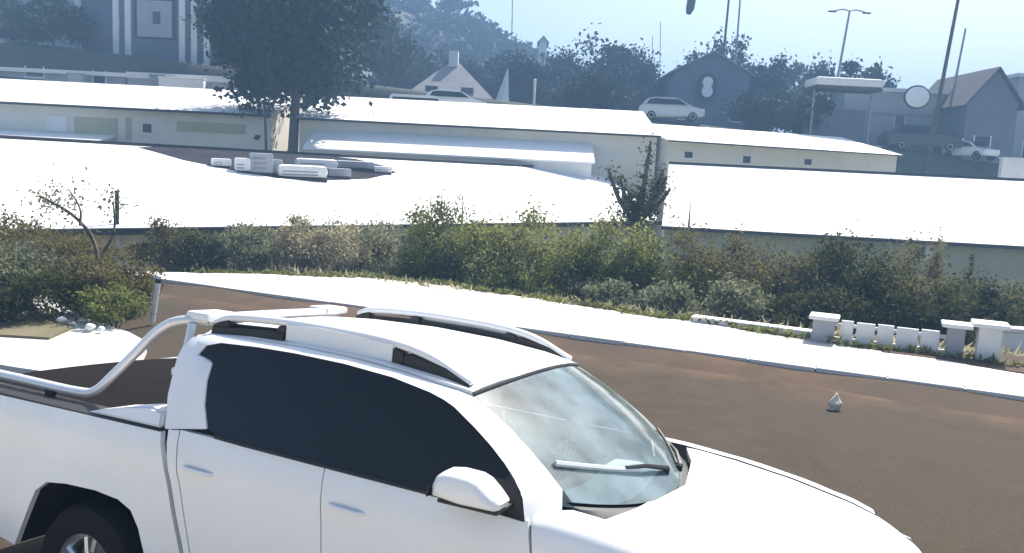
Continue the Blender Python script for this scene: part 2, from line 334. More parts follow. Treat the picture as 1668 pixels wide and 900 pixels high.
# planted island on the left
isl = [(-5.0, 3.1), (-5.15, 3.9), (-5.9, 4.7), (-6.6, 5.0), (-8.2, 5.4), (-10.5, 6.4), (-13, 7.2), (-18, 7.4), (-22, 7.2), (-22, 2.3), (-14, 2.4), (-8, 2.65), (-6, 2.8), (-5.3, 2.9)]
struct(slab('island_pavement', [W(s, t, -.085) for s, t in isl], .3, M['walk']))
soil = [(-7.0, 4.0), (-7.4, 4.7), (-8.6, 5.1), (-10.8, 6.1), (-13, 6.9), (-18, 7.1), (-21.5, 7.0), (-21.5, 3.4), (-12, 3.5), (-8, 3.6)]
struct(slab('island_soil', [W(s, t, -.05) for s, t in soil], .2, M['soil']))
# bare brown soil beside the balustrade
struct(slab('bare_soil', [W(s, t, -.118) for s, t in ((3.7, 11.35), (4.6, 11.28), (5.4, 11.05), (7, 10.95), (12, 10.9), (12, 12.6), (6.4, 12.6), (4.4, 12.2), (3.8, 11.7))], .25, M['dirt']))

# ---------------------------------------------------------------- the pickup truck
truck = thing('pickup_truck', 'white double cab pickup truck with roof rails and black bed cover, parked on the road', 'pickup truck')
truck.location = (TX, TY, 0); truck.rotation_euler = (TILT, 0, YAW)
def half_w(x):
    return .965 - (.10*((x-2.7)/1.2)**2 if x > 2.7 else 0) - (.05*((-.8-x)/.5)**2 if x < -.8 else 0)
def side_y(x, z):
    y = half_w(x)
    if z > 1.12: t = z-1.12; y -= .30*t + .22*t*t
    if z < .9: y -= .08*(.9-z)**2
    for ax in (-.05, 3.045):                          # flared arches
        d = math.hypot(x-ax, z-.36); y += .016*math.exp(-((d-.47)/.09)**2)
    y += .007*math.exp(-((z-1.03)/.05)**2)            # shoulder crease
    return y
def inside(p, pg):
    c = False; j = len(pg)-1
    for i in range(len(pg)):
        if (pg[i][1] > p[1]) != (pg[j][1] > p[1]) and p[0] < (pg[j][0]-pg[i][0])*(p[1]-pg[i][1])/(pg[j][1]-pg[i][1])+pg[i][0]: c = not c
        j = i
    return c
def dense(pg, step):
    out = []
    for a, b in zip(pg, pg[1:]+pg[:1]):
        n = max(1, int(math.hypot(b[0]-a[0], b[1]-a[1])/step))
        out += [(a[0]+(b[0]-a[0])*k/n, a[1]+(b[1]-a[1])*k/n) for k in range(n)]
    return out
def panel(name, pg, fn, mat, inward, parent=truck, step=.05, flange=.03):
    """curved sheet over a 2D outline with an edge folded inwards"""
    b = dense(pg, step); n = len(b); g = []
    x0, x1 = min(p[0] for p in b), max(p[0] for p in b); z0, z1 = min(p[1] for p in b), max(p[1] for p in b)
    i = 0; z = z0
    while z < z1:
        x = x0 + (step/2 if i % 2 else 0)
        while x < x1:
            if inside((x, z), pg) and min((x-q[0])**2+(z-q[1])**2 for q in b) > (step*.55)**2: g.append((x, z))
            x += step
        z += step*.87; i += 1
    r = delaunay_2d_cdt([Vector(p) for p in b+g], [(k, (k+1) % n) for k in range(n)], [], 1, 1e-5)
    bm = bmesh.new(); vs = [bm.verts.new(fn(p[0], p[1])) for p in r[0]]
    for f in r[2]:
        try: bm.faces.new([vs[k] for k in f])
        except ValueError: pass
    bmesh.ops.recalc_face_normals(bm, faces=bm.faces)
    if flange:
        e = [q for q in bm.edges if q.is_boundary]; ex = bmesh.ops.extrude_edge_only(bm, edges=e)
        for q in ex['geom']:
            if isinstance(q, bmesh.types.BMVert): q.co += Vector(inward(q.co))*flange
    return fin(bm, name, mat, parent, 42)

WIN = [(.482, 1.548), (.506, 1.596), (.591, 1.621), (.819, 1.630), (1.042, 1.631), (1.328, 1.623), (1.602, 1.602), (1.803, 1.570), (1.939, 1.530), (2.063, 1.465), (2.185, 1.389), (2.261, 1.333), (2.320, 1.272), (2.362, 1.179), (2.159, 1.188), (1.932, 1.193), (1.63, 1.198), (1.304, 1.203), (.952, 1.209), (.764, 1.215), (.70, 1.240), (.640, 1.333), (.60, 1.441), (.588, 1.520), (.553, 1.546)]
def ws(u, v):
    """windscreen surface, u across -1..1, v up 0..1"""
    b = Vector((2.74-.25*u*u, .775*u, 1.15+.08*u*u)); t = Vector((2.035-.075*u*u, .68*u, 1.627-.058*u*u))
    p = b.lerp(t, v); k = 4*v*(1-v); return p + Vector((.6, 0, .8))*(.022*k)
def roof_z(x, y):
    return interp(x, [.36, .45, .7, 1.1, 1.5, 1.8, 2.05], [1.685, 1.70, 1.717, 1.722, 1.704, 1.672, 1.622]) - .062*(abs(y)/.70)**3
ARCH_R = [(-.53, .40), (-.507, .45), (-.45, .573), (-.376, .731), (-.296, .791), (-.158, .812), (.065, .823), (.218, .809), (.305, .772), (.365, .694), (.413, .582), (.45, .48), (.46, .42)]
ARCH_F = [(3.045 + .47*math.cos(a), .37 + .455*math.sin(a)) for a in np.linspace(math.pi+.05, -.05, 15)]
SH = lambda x: interp(x, [2.3, 2.6, 2.9, 3.2, 3.5, 3.75, 3.95], [1.205, 1.192, 1.166, 1.124, 1.066, .992, .905])
for sg in (-1, 1):
    sf = lambda x, z, sg=sg: Vector((x, sg*side_y(x, z), z))
    inw = lambda co, sg=sg: (0, -sg, 0)
    panel('bed_side', [(-1.20, .50), (-1.22, 1.168), (.436, 1.178), (.497, 1.02), (.557, .83), (.625, .64), (.63, .42)] + ARCH_R[::-1] + [(-1.12, .44)], sf, M['paint'], inw)
    panel('cab_corner', [(.478, 1.196), (.525, 1.02), (.587, .83), (.655, .64), (.662, .40), (.70, .40), (.693, .64), (.635, .83), (.578, 1.02), (.545, 1.205)], sf, M['paint'], inw)
    rd = panel('rear_door', [(.553, 1.207), (.586, 1.02), (.643, .83), (.701, .64), (.708, .40), (1.444, .40), (1.436, .83), (1.402, 1.196)], sf, M['paint'], inw)
    fd = panel('front_door', [(1.408, 1.196), (1.442, .83), (1.450, .40), (2.39, .40), (2.425, .60), (2.418, 1.0), (2.378, 1.176)], sf, M['paint'], inw)
    for d, hx in ((rd, .62), (fd, 1.46)):
        bm = bmesh.new(); y = sg*(side_y(hx, 1.05)+.012); tube_bm(bm, spline([(hx, y-sg*.03, 1.05), (hx+.03, y, 1.05), (hx+.16, y, 1.047), (hx+.19, y-sg*.03, 1.047)], 4), .009, 8); fin(bm, 'handle', M['paint'], d, 50)
    # front fender, rolled over at the top
    def ff2(x, v, sg=sg):
        R = .075; v0 = SH(x)-R
        if v <= v0: return Vector((x, sg*side_y(x, v), v))
        th = (v-v0)/R
        if th < math.pi/2: return Vector((x, sg*(side_y(x, v0)-R*(1-math.cos(th))), v0+R*math.sin(th)))
        return Vector((x, sg*(side_y(x, v0)-R-(th-math.pi/2)*R), v0+R+.006*(th-math.pi/2)))
    top = lambda x: SH(x)-.075+.075*math.pi/2+.085
    fo = [(2.388, 1.205), (2.425, 1.0), (2.433, .60), (2.40, .40), (2.52, .40)] + ARCH_F + [(3.60, .40), (3.70, .60), (3.74, .78), (3.60, .92), (3.62, top(3.62))] + [(x, top(x)) for x in (3.4, 3.1, 2.8, 2.5)] + [(2.41, 1.25)]
    panel('front_fender', fo, ff2, M['paint'], inw, flange=.02)
    # window frame band: roof edge and pillars
    outer = [(.46, .945, 1.198), (.425, .91, 1.27), (.398, .885, 1.345), (.38, .845, 1.45), (.368, .815, 1.52), (.37, .79, 1.57), (.40, .752, 1.625), (.50, .712, 1.648), (.82, .706, 1.653), (1.05, .706, 1.655), (1.33, .706, 1.645), (1.60, .704, 1.622), (1.80, .698, 1.592), (1.90, .690, 1.578), (1.962, .681, 1.566)]
    outer += [tuple(ws(1, v)) for v in (.8, .62, .45, .28, .10)] + [(2.475, .835, 1.165), (2.43, .925, 1.14)]
    innr = [(.70, 1.236), (.668, 1.29), (.640, 1.333), (.60, 1.441), (.588, 1.520), (.482, 1.548), (.506, 1.596), (.591, 1.621), (.819, 1.63), (1.042, 1.631), (1.328, 1.623), (1.602, 1.602), (1.803, 1.57), (1.88, 1.551), (1.939, 1.53), (2.063, 1.465), (2.15, 1.413), (2.23, 1.357), (2.285, 1.31), (2.335, 1.25), (2.35, 1.21), (2.366, 1.165)]
    bm = bmesh.new(); rows = []
    for o_, i_ in zip(outer, innr):
        a = Vector((o_[0], sg*o_[1], o_[2])); b = Vector((i_[0], sg*side_y(*i_), i_[1])); mid = a.lerp(b, .45); mid.y += sg*(.008 if o_[2] > 1.25 else -.002)
        c = b + Vector((0, -sg*.03, 0)); rows.append([bm.verts.new(q) for q in (a, mid, b, c)])
    for r0, r1 in zip(rows, rows[1:]):
        for k in range(3): bm.faces.new((r0[k], r1[k], r1[k+1], r0[k+1]))
    fin(bm, 'window_frame', M['paint'], truck, 55)
    gf = lambda x, z, sg=sg: Vector((x, sg*(side_y(x, z)-.010), z))
    xb = 1.36
    rear = [p for p in WIN[:6]] + [(xb-.0004, 1.622), (xb+.0116, 1.202)] + WIN[17:]
    front = [(xb+.0004, 1.622)] + WIN[6:17] + [(xb+.0124, 1.202)]
    panel('rear_side_window', rear, gf, M['tint'], inw, flange=0); panel('front_side_window', front, gf, M['tint'], inw, flange=0)
    panel('door_pillar', [(xb-.03, 1.622), (xb+.03, 1.621), (xb+.04, 1.202), (xb-.02, 1.202)], lambda x, z, sg=sg: Vector((x, sg*(side_y(x, z)-.020), z)), M['tint'], inw, flange=0)
    # window sill moulding
    bm = bmesh.new(); tube_bm(bm, [(x, sg*(side_y(x, z)+.001), z-.004) for x, z in WIN[13:20]], .008, 6); fin(bm, 'belt_moulding', M['black'], truck, 50)
    # rocker, side step
    box('sill', (.66, sg*.80, .29), (2.5, sg*.93, .405), M['black'], truck, .02)
    # wheel arch liners
    for ax, pts in ((-.05, ARCH_R), (3.045, ARCH_F)):
        bm = bmesh.new(); a = [bm.verts.new((p[0]*1.0, sg*(side_y(*p)-.012), p[1]+.004)) for p in pts]; b = [bm.verts.new((p[0], sg*.56, p[1]+.004)) for p in pts]
        for k in range(len(pts)-1): bm.faces.new((a[k], a[k+1], b[k+1], b[k]))
        bm.faces.new(b); fin(bm, 'wheel_liner', M['liner'], truck, 30)
    # wheels
    for ax in (-.05, 3.045):
        wh = link('wheel', None, parent=truck, loc=(ax, sg*.80, .352))
        lathe('tyre', [(.200, -.115), (.28, -.125), (.332, -.118), (.349, -.09), (.352, 0), (.349, .09), (.332, .118), (.28, .125), (.200, .115)], M['rubber'], wh, cap=False)
        rim = lathe('rim', [(.17, -.08), (.204, -.11), (.204, .11), (.17, .09), (.17, -.08)], M['alloy'], wh, cap=False)
        lathe('brake_disc', [(.02, sg*.01-.012), (.15, sg*.01-.012), (.15, sg*.01+.012), (.02, sg*.01+.012)], M['steel'], wh)
        for k in range(5):
            bm = bmesh.new()
            for da in (-.12, .12):
                a = k*2*math.pi/5+.3; c, s_ = math.cos(a), math.sin(a); n2 = Vector((-s_, 0, c))
                p0 = Vector((c*.045, sg*.085, s_*.045)); p1 = Vector((c*.178, sg*.088, s_*.178)) + n2*da*.28
                tube_bm(bm, [p0, p0.lerp(p1, .5)+n2*da*.04, p1], [.02, .017, .016], 6)
            fin(bm, 'spoke', M['alloy'], rim, 50)
        lathe('hub_cap', [(.015, sg*.10), (.05, sg*.095), (.055, sg*.07), (.02, sg*.04)], M['alloy'], rim, seg=20)
    # door mirror
    def mf(x, z): return Vector((x, sg*(1.075 + .05*(1-((x-2.11)/.17)**2) + .03*(1-((z-1.245)/.09)**2)), z))
    MO = [(1.968, 1.192), (1.966, 1.235), (1.982, 1.285), (2.01, 1.312), (2.06, 1.322), (2.14, 1.318), (2.18, 1.300), (2.225, 1.255), (2.26, 1.212), (2.25, 1.180), (2.1, 1.176)]
    fold = 0 if sg < 0 else -.22                     # the far mirror is folded back against its door
    MO = [(x+.055+fold, 1.352-(1.322-z)*.80+fold*.25-.005) for x, z in MO]
    bm = bmesh.new(); n = len(MO); cxm, czm = 2.165+fold, 1.28+fold*.25
    rg = [[bm.verts.new((cxm+(p[0]-cxm)*k, sg*y, czm+(p[1]-czm)*k)) for p in MO] for k, y in ((.92, .985), (1.0, 1.005), (1.0, 1.075), (.95, 1.105), (.84, 1.122), (.6, 1.130))]
    for r0, r1 in zip(rg, rg[1:]):
        for k in range(n): bm.faces.new((r0[k], r0[(k+1) % n], r1[(k+1) % n], r1[k]))
    bm.faces.new(rg[0]); bm.faces.new(rg[-1][::-1])
    mi = fin(bm, 'door_mirror', M['paint'], truck, 60)
    bm = bmesh.new(); bx(bm, (2.045+fold, sg*.93, 1.213+fold*.25), (2.305+fold, sg*1.09, 1.229+fold*.25), .008); fin(bm, 'mirror_base', M['black'], mi, 40)
    prism('mirror_glass', [(2.018+fold, 1.24), (2.023+fold, 1.28), (2.027+fold, 1.28), (2.022+fold, 1.24)], sg*1.0, sg*1.13, M['tint'], mi)
    panel('mirror_sail', [(2.19, 1.187), (2.262, 1.333), (2.322, 1.272), (2.360, 1.181)], lambda x, z, sg=sg: Vector((x, sg*(side_y(x, z)+.003), z)), M['black'], inw, flange=0)
    # roof rail: light bar on black feet
    yr = sg*.632; rz = lambda x: roof_z(x, .632)
    bar = [(x, yr, rz(x)+h) for x, h in ((.44, .045), (.55, .075), (.9, .08), (1.3, .08), (1.55, .076), (1.72, .058), (1.86, .02), (1.93, .004))]
    bm = bmesh.new(); tube_bm(bm, spline(bar, 4), .026, 10, .8); rr = fin(bm, 'roof_rail', M['paint'], truck, 60)
    for x0, x1, h0, h1 in ((.42, .56, .05, .062), (.83, .93, .06, .062), (1.50, 1.60, .062, .055)):
        prism('rail_foot', [(x0, rz(x0)-.012), (x1, rz(x1)-.012), (x1-.02, rz(x1)+h1), (x0+.02, rz(x0)+h0)], yr-.030, yr+.030, M['black'], rr, .006)
    prism('rail_foot', [(1.56, rz(1.56)-.012), (1.93, rz(1.93)-.014), (1.93, rz(1.93)+.004), (1.80, rz(1.8)+.036), (1.60, rz(1.6)+.052)], yr-.030, yr+.034, M['black'], rr, .004)
    prism('rail_foot', [(.44, rz(.44)-.012), (.90, rz(.9)-.012), (.90, rz(.9)+.03), (.44, rz(.44)+.03)], yr+sg*.004, yr+sg*.040, M['black'], rr, .004)
    prism('rail_gap_shade', [(.5, rz(.5)-.006)] + [(x, rz(x)+.045) for x in (.5, .9, 1.3, 1.6, 1.75)] + [(1.86, rz(1.86)+.008)] + [(x, rz(x)-.006) for x in (1.75, 1.6, 1.3, .9)], yr-sg*.018, yr-sg*.003, M['black'], rr)  # black strip painting the shadow gap under the bar
    prism('rail_skirt', [(.905, rz(.905)-.01), (1.53, rz(1.53)-.01)] + [(x, rz(x)+.078) for x in (1.53, 1.3, 1.1, .905)], yr+sg*.012, yr+sg*.034, M['paint'], rr, .006)
    # bed top rail, corner fairing, sports bar leg
    box('bed_rail_cap', (-1.22, sg*.77, 1.150), (.43, sg*.945, 1.184), M['black'], truck, .012)
    bm = bmesh.new(); tube_bm(bm, spline([(-1.20, sg*.80, 1.235), (-.8, sg*.80, 1.235), (-.36, sg*.79, 1.232), (-.25, sg*.765, 1.25), (-.16, sg*.735, 1.345), (-.05, sg*.695, 1.48), (.06, sg*.66, 1.61), (.17, sg*.63, 1.675), (.31, sg*.56, 1.69)], 6), .026, 10); fin(bm, 'bed_tube_rail', M['silver'], truck, 60)
    for x in (-1.05, -.55): box('rail_bracket', (x-.03, sg*.785, 1.18), (x+.03, sg*.815, 1.215), M['black'], truck, .004)
    bm = bmesh.new()
    prof = [(-.10, 1.186), (.415, 1.190), (.395, 1.262), (.30, 1.275), (.08, 1.232)]
    a = [bm.verts.new((x, sg*(.935-(z-1.186)*.4), z)) for x, z in prof]; b = [bm.verts.new((x, sg*(.80-(z-1.186)*.2), z)) for x, z in prof]
    bm.faces.new(a); bm.faces.new(b[::-1])
    for k in range(5): bm.faces.new((a[k], b[k], b[(k+1) % 5], a[(k+1) % 5]))
    bmesh.ops.bevel(bm, geom=list(bm.edges), offset=.012, segments=2, affect='EDGES'); fin(bm, 'bed_corner_cap', M['paint'], truck, 50)
    bm = bmesh.new(); tube_bm(bm, spline([(.255, sg*.62, 1.665), (.285, sg*.68, 1.50), (.30, sg*.74, 1.34), (.31, sg*.77, 1.20)], 4), .024, 8); fin(bm, 'bar_strut', M['silver'], truck, 60)
    # lamps at both ends
    panel('headlight', [(3.62, .80), (3.61, .925), (3.70, .945), (3.80, .93), (3.86, .83), (3.75, .79)], lambda x, z, sg=sg: Vector((x, sg*(side_y(min(x, 3.9), .9)-.02-.55*max(0, x-3.64)**1.3), z)), M['lamp'], inw, flange=.02)
    box('tail_light', (-1.235, sg*.86, .80), (-1.15, sg*.925, 1.12), M['red'], truck, .015)
bm = bmesh.new(); tube_bm(bm, spline([(.30, -.57, 1.69), (.32, -.45, 1.70), (.33, 0, 1.705), (.32, .45, 1.70), (.30, .57, 1.69)], 5), .030, 10); fin(bm, 'sports_bar', M['silver'], truck, 60)
for q in (-1, 1): box('bar_fairing', (.20, q*.40, 1.690), (.36, q*.62, 1.735), M['paint'], truck, .02)
box('bar_lamp', (.17, -.66, 1.385), (.23, .66, 1.43), M['paint'], truck, .012)
# cab top and hood
panel('roof', [(.37, -.60), (.40, -.68), (.50, -.70), (1.80, -.694), (1.960, -.679)] + [(2.035-.075*u*u-.004, .68*u) for u in (-.75, -.5, -.25, 0, .25, .5, .75)] + [(1.960, .679), (1.80, .694), (.50, .70), (.40, .68), (.37, .60)], lambda x, y: Vector((x, y, roof_z(x, y))), M['paint'], lambda c: (0, 0, -1), flange=.03)
def hood_z(x, y):
    zc = interp(x, [2.4, 2.7, 2.9, 3.2, 3.5, 3.7, 3.84, 3.93], [1.20, 1.192, 1.172, 1.132, 1.078, 1.03, .972, .91])
    return zc - .008*(abs(y)/.78)**2.5 + .012*math.exp(-((abs(y)-.45)/.05)**2)*(1 if x < 3.6 else .4)
panel('hood', [(2.62, -.795), (2.80, -.79), (3.2, -.765), (3.5, -.715), (3.64, -.67), (3.80, -.5), (3.89, -.25), (3.91, 0), (3.89, .25), (3.80, .5), (3.64, .67), (3.5, .715), (3.2, .765), (2.80, .79), (2.62, .795), (2.72, .45), (2.785, 0), (2.72, -.45)], lambda x, y: Vector((x, y, hood_z(x, y))), M['paint'], lambda c: (0, 0, -1), flange=.03)
# cowl, windscreen
bm = bmesh.new(); rows = []
for k in range(17):
    u = -1.02+k*2.04/16; p = ws(max(-1, min(1, u)), 0)
    rows.append([bm.verts.new(q) for q in (p + Vector((-.03, 0, -.006)), p + Vector((.035, 0, -.022)), Vector((p.x+.12-.04*u*u, p.y*1.03, 1.125)))])
for a, b in zip(rows, rows[1:]):
    for k in range(2): bm.faces.new((a[k], a[k+1], b[k+1], b[k]))
fin(bm, 'cowl', M['black'], truck, 40)
bm = bmesh.new(); g = [[bm.verts.new(ws(-1+2*i/24, j/14)) for i in range(25)] for j in range(15)]
for j in range(14):
    for i in range(24): bm.faces.new((g[j][i], g[j][i+1], g[j+1][i+1], g[j+1][i]))
wso = fin(bm, 'windscreen', M['windscreen'], truck, 60)
def ws_off(u, v, d): return ws(u, v) + Vector((.58, 0, .81))*d
bm = bmesh.new()                                           # black edge seal
loop = [(-1+2*i/16, 1) for i in range(17)]
tube_bm(bm, [ws_off(u, v, .003) for u, v in loop], .009, 6); fin(bm, 'windscreen_seal', M['black'], wso, 50)
for u0, v0, u1, v1, bl in ((.10, .11, -.93, .30, 'silver'), (.40, .03, .90, .13, 'black')):
    wp = link('wiper', None, parent=truck)
    tube('wiper_arm', [ws_off(u0, v0, .02), ws_off(u0+(u1-u0)*.3, v0+(v1-v0)*.4, .032), ws_off((u0+u1)/2, (v0+v1)/2+.01, .022)], [.014, .011, .008], M['black'], wp, 6)
    tube('wiper_blade', [ws_off(u0+(u1-u0)*q, v0+.02+(v1-v0)*q*.9, .010) for q in ((.36, .5, .66, .83, 1.) if bl == 'silver' else (.02, .25, .5, .75, 1.))], .013 if bl == 'silver' else .009, M[bl], wp, 6)
    lathe('wiper_pivot', [(.016, -.02), (.018, .01), (.008, .02)], M['black'], wp, 'Z', 12, tuple(ws_off(u0, v0, .01)))
# interior seen through the windscreen
bm = bmesh.new()
dv = [[bm.verts.new((x, y, z)) for x, z in ((2.05, .80), (2.10, 1.03), (2.22, 1.085), (2.45, 1.11), (2.66-.22*(y/.76)**2, 1.115))] for y in np.linspace(-.76, .76, 13)]
for a, b in zip(dv, dv[1:]):
    for k in range(4): bm.faces.new((a[k], a[k+1], b[k+1], b[k]))
fin(bm, 'dashboard', M['interior'], truck, 40)
bm = bmesh.new(); pr = []
for k in range(9):
    y = -.60+k*.13; pr.append([bm.verts.new(Vector((x-.07*abs(y)**1.3, y, z+.012*math.sin(k*1.3)))) for x, z in ((2.34, 1.14), (2.47, 1.15), (2.60, 1.137))])
for a, b in zip(pr, pr[1:]):
    for k in range(2): bm.faces.new((a[k], a[k+1], b[k+1], b[k]))
fin(bm, 'dash_reflection', M['matt_white'], truck, 60)  # white sheet standing in for bright reflections along the windscreen base
for y in (-.37, .37):
    st = link('front_seat', None, parent=truck, loc=(1.55, y, 0))
    prism('seat_cushion', [(0, .55), (.5, .58), (.52, .74), (0, .70)], -.25, .25, M['interior'], st, .04, 50)
    prism('seat_back', [(.0, .66), (.14, .68), (-.06, 1.28), (-.18, 1.26)], -.24, .24, M['interior'], st, .04, 50)
    prism('headrest', [(-.15, 1.30), (-.06, 1.31), (-.09, 1.48), (-.18, 1.46)], -.13, .13, M['interior'], st, .03, 50)
bm = bmesh.new(); tube_bm(bm, [(1.98+.07*math.sin(a), .37+.18*math.cos(a), 1.02+.17*math.sin(a)) for a in np.linspace(0, 2*math.pi, 25)], .014, 8); fin(bm, 'steering_wheel', M['interior'], truck, 60)
# rear wall of the cab with its window, floor, bed, underside
panel('cab_rear_wall', [(-.93, .45), (.93, .45), (.94, 1.19), (.80, 1.54), (.70, 1.63), (-.70, 1.63), (-.80, 1.54), (-.94, 1.19)], lambda y, z: Vector((.48-.10*smooth01((z-1.15)/.45), y, z)), M['paint'], lambda c: (1, 0, 0), flange=.02, step=.08)
panel('rear_window', [(-.66, 1.22), (.66, 1.22), (.58, 1.56), (-.58, 1.56)], lambda y, z: Vector((.474-.10*smooth01((z-1.15)/.45), y, z)), M['tint'], lambda c: (1, 0, 0), flange=0, step=.08)
box('chassis', (-1.1, -.54, .30), (3.75, .54, .56), M['black'], truck, .02)
box('cab_floor', (.52, -.88, .42), (2.42, .88, .60), M['interior'], truck)
box('bed_tub', (-1.18, -.56, .57), (.40, .56, 1.10), M['liner'], truck)
bm = bmesh.new()                                           # cover with slight sag and folded edge
cvr = [[bm.verts.new((x, y, 1.172 + .022*(1-(y/.78)**2) + .004*math.sin(x*7))) for x in np.linspace(-1.19, .40, 14)] for y in np.linspace(-.775, .775, 9)]
for a, b in zip(cvr, cvr[1:]):
    for k in range(13): bm.faces.new((a[k], a[k+1], b[k+1], b[k]))
fin(bm, 'bed_cover', M['cover'], truck, 40)
panel('tailgate', [(-.88, .55), (.88, .55), (.90, 1.17), (-.90, 1.17)], lambda y, z: Vector((-1.225-.02*(1-(y/.9)**2), y, z)), M['paint'], lambda c: (1, 0, 0), step=.1)
box('rear_bumper', (-1.36, -.90, .42), (-1.16, .90, .58), M['silver'], truck, .04)
# front end
fx = lambda y: 3.90-.30*(abs(y)/.92)**2.6
fb = panel('front_bumper', [(-.88, .36), (.88, .36), (.92, .55), (.88, .76), (.5, .79), (.48, .70), (-.48, .70), (-.5, .79), (-.88, .76), (-.92, .55)], lambda y, z: Vector((fx(y)+.05*math.cos((z-.56)*5)-.02, y, z)), M['paint'], lambda c: (-1, 0, 0), step=.06, flange=.06)
gr = panel('grille', [(-.52, .705), (.52, .705), (.60, .90), (-.60, .90)], lambda y, z: Vector((fx(y)-.03-.10*(z-.7), y, z)), M['black'], lambda c: (-1, 0, 0), step=.08, flange=.03)
for z in (.765, .835):
    bm = bmesh.new(); tube_bm(bm, [(fx(y)-.02-.10*(z-.7), y, z) for y in np.linspace(-.54, .54, 13)], .012, 8); fin(bm, 'grille_bar', M['silver'], gr, 50)
box('air_intake', (3.86, -.5, .42), (3.925, .5, .58), M['black'], truck, .02)

# ---------------------------------------------------------------- long white roofed buildings
def frame_pt(o, e, n, a, b, z): return Vector((o[0]+e[0]*a+n[0]*b, o[1]+e[1]*a+n[1]*b, z))
def long_shed(name, label, o, e, ln, depth, z0, ze, zr, wallm, wins=(), back_drop=None, a0=0., th=.10, gut=.10, over=.35, ridge=True, group='long white roofed sheds', pil=(), lnr=None, a0r=None):
    """single pitch building: eave line from o along unit e, roof rising by depth towards the back"""
    n = (-e[1], e[0]); rz = math.atan2(e[1], e[0]); t = thing(name, label, 'building', (o[0], o[1], z0), rz, group)
    h, hr = ze-z0, zr-z0
    bm = bmesh.new()                                  # walls in local frame (x along, y back)
    lnr = lnr or ln; a0r = a0 if a0r is None else a0r; x3 = a0r+.15; x0, x1, y0, y1 = a0+.15, ln-.15, over, depth-.15; x2 = lnr-.15
    sl = (hr-h)/depth; zt = lambda y: h + sl*y - th - .01
    v = [bm.verts.new(p) for p in ((x0, y0, -1.5), (x1, y0, -1.5), (x2, y1, -1.5), (x3, y1, -1.5), (x0, y0, zt(y0)), (x1, y0, zt(y0)), (x2, y1, zt(y1)), (x3, y1, zt(y1)))]
    for q in ((0, 1, 5, 4), (1, 2, 6, 5), (2, 3, 7, 6), (3, 0, 4, 7)): bm.faces.new([v[k] for k in q])
    wl = fin(bm, 'wall', wallm, t)
    nsh = max(2, int((ln-a0)/5.5)); wd = (ln-a0)/nsh    # roof in wide sheets
    for k in range(nsh):
        xa, xb = a0+k*wd, a0+(k+1)*wd-.012; wr = (lnr-a0r)/nsh; xc, xd = a0r+k*wr, a0r+(k+1)*wr-.012; dz = random.uniform(-.004, .004)
        slab('roof_sheet', [(xa, 0, h+dz), (xb, 0, h+dz), (xd, depth, hr+dz), (xc, depth, hr+dz)], th, M['roofw'], t)
    if gut: box('gutter', (a0-.02, -.12, h-gut-.03), (ln+.02, -.004, h-.012), M['gutter'], t)
    if ridge: box('ridge_cap', (a0r, depth-.02, hr-.04), (lnr, depth+.14, hr+.12), M['gutter'], t)
    for (xa, xb, za, zb) in wins:
        wn = box('window', (xa, over-.02, za), (xb, over+.05, zb), M['glass'], t)
        box('window_frame', (xa-.07, over-.035, za-.09), (xb+.07, over-.021, za-.001), M['wallw'], wn)
    for (xa, xb, za, zb) in pil: box('wall_panel', (xa, over-.05, za), (xb, over-.001, zb), M['wallw'] if random.random() < .7 else M['olive'], t)
    return t, n
E1 = (-12.2, 19.4); d1 = (.7136, .7005)
n1 = (-d1[1], d1[0])
shedA, _ = long_shed('warehouse', 'long white roofed warehouse with beige wall behind the shrubs on the left', E1, d1, 26.6, 10, -2.6, .6, 2.8, M['beige'],
    wins=[(3.2, 3.75, 2.25, 2.75), (4.6, 5.1, 2.25, 2.75), (6.1, 6.5, 2.30, 2.75), (7.05, 7.35, 2.35, 2.7), (7.75, 8.05, 2.35, 2.7), (12, 12.5, 2.3, 2.75)], a0=-9, gut=.15, lnr=34.3)
shedB, _ = long_shed('warehouse', 'white roofed warehouse with olive wall behind the dark bushes on the right', (7.3, 35.0), (.9949, -.1007), 24, 9.6, -2.6, .55, 3.35, M['olive'],
    a0=-.98, a0r=-.1, wins=[(9.7, 10.0, 2.35, 2.85)], pil=[(10.05, 10.35, 2.3, 2.95)], gut=.13)
# bent vent pipe on the eave of the left warehouse, thin rods
def lp(a, b, z): return Vector((E1[0]+d1[0]*a+n1[0]*b, E1[1]+d1[1]*a+n1[1]*b, z))
p0 = at(194, 366, 21.6); vp = thing('vent_pipe', 'dark upright vent pipe with pale bent foot at the eave of the left warehouse', 'pipe', tuple(p0))
tube('upper_pipe', [(0, -.1, .02), (0, -.1, .88)], .055, M['black'], vp, 10)
tube('pipe_cap', [(0, -.1, .88), (0, -.1, .91)], .075, M['black'], vp, 10)
tube('bent_foot', spline([(0, -.1, .02), (0, -.1, -.3), (.03, -.12, -.5), (.12, -.15, -.58), (.24, -.18, -.56)], 4), .06, M['wallw'], vp, 10)
for px, pt, pb, y, lab in ((752, 318, 372, 27.5, 'thin dark rod tapering upwards above the green shrubs'), (1122, 322, 366, 33.2, 'faint thin rod in front of the right warehouse roof')):
    a, b = at(px, pt, y), at(px, pb, y); r = thing('rod', lab, 'rod', (b.x, b.y, -2.8))
    tube('shaft', [(0, 0, 0), (0, 0, b.z+2.8), (0, 0, a.z+2.8)], [.05, .05, .008], M['steel'] if px > 1000 else M['wood'], r, 6)
    tube('foot', [(0, 0, -.1), (0, 0, .12)], .09, M['steel'], r, 8)
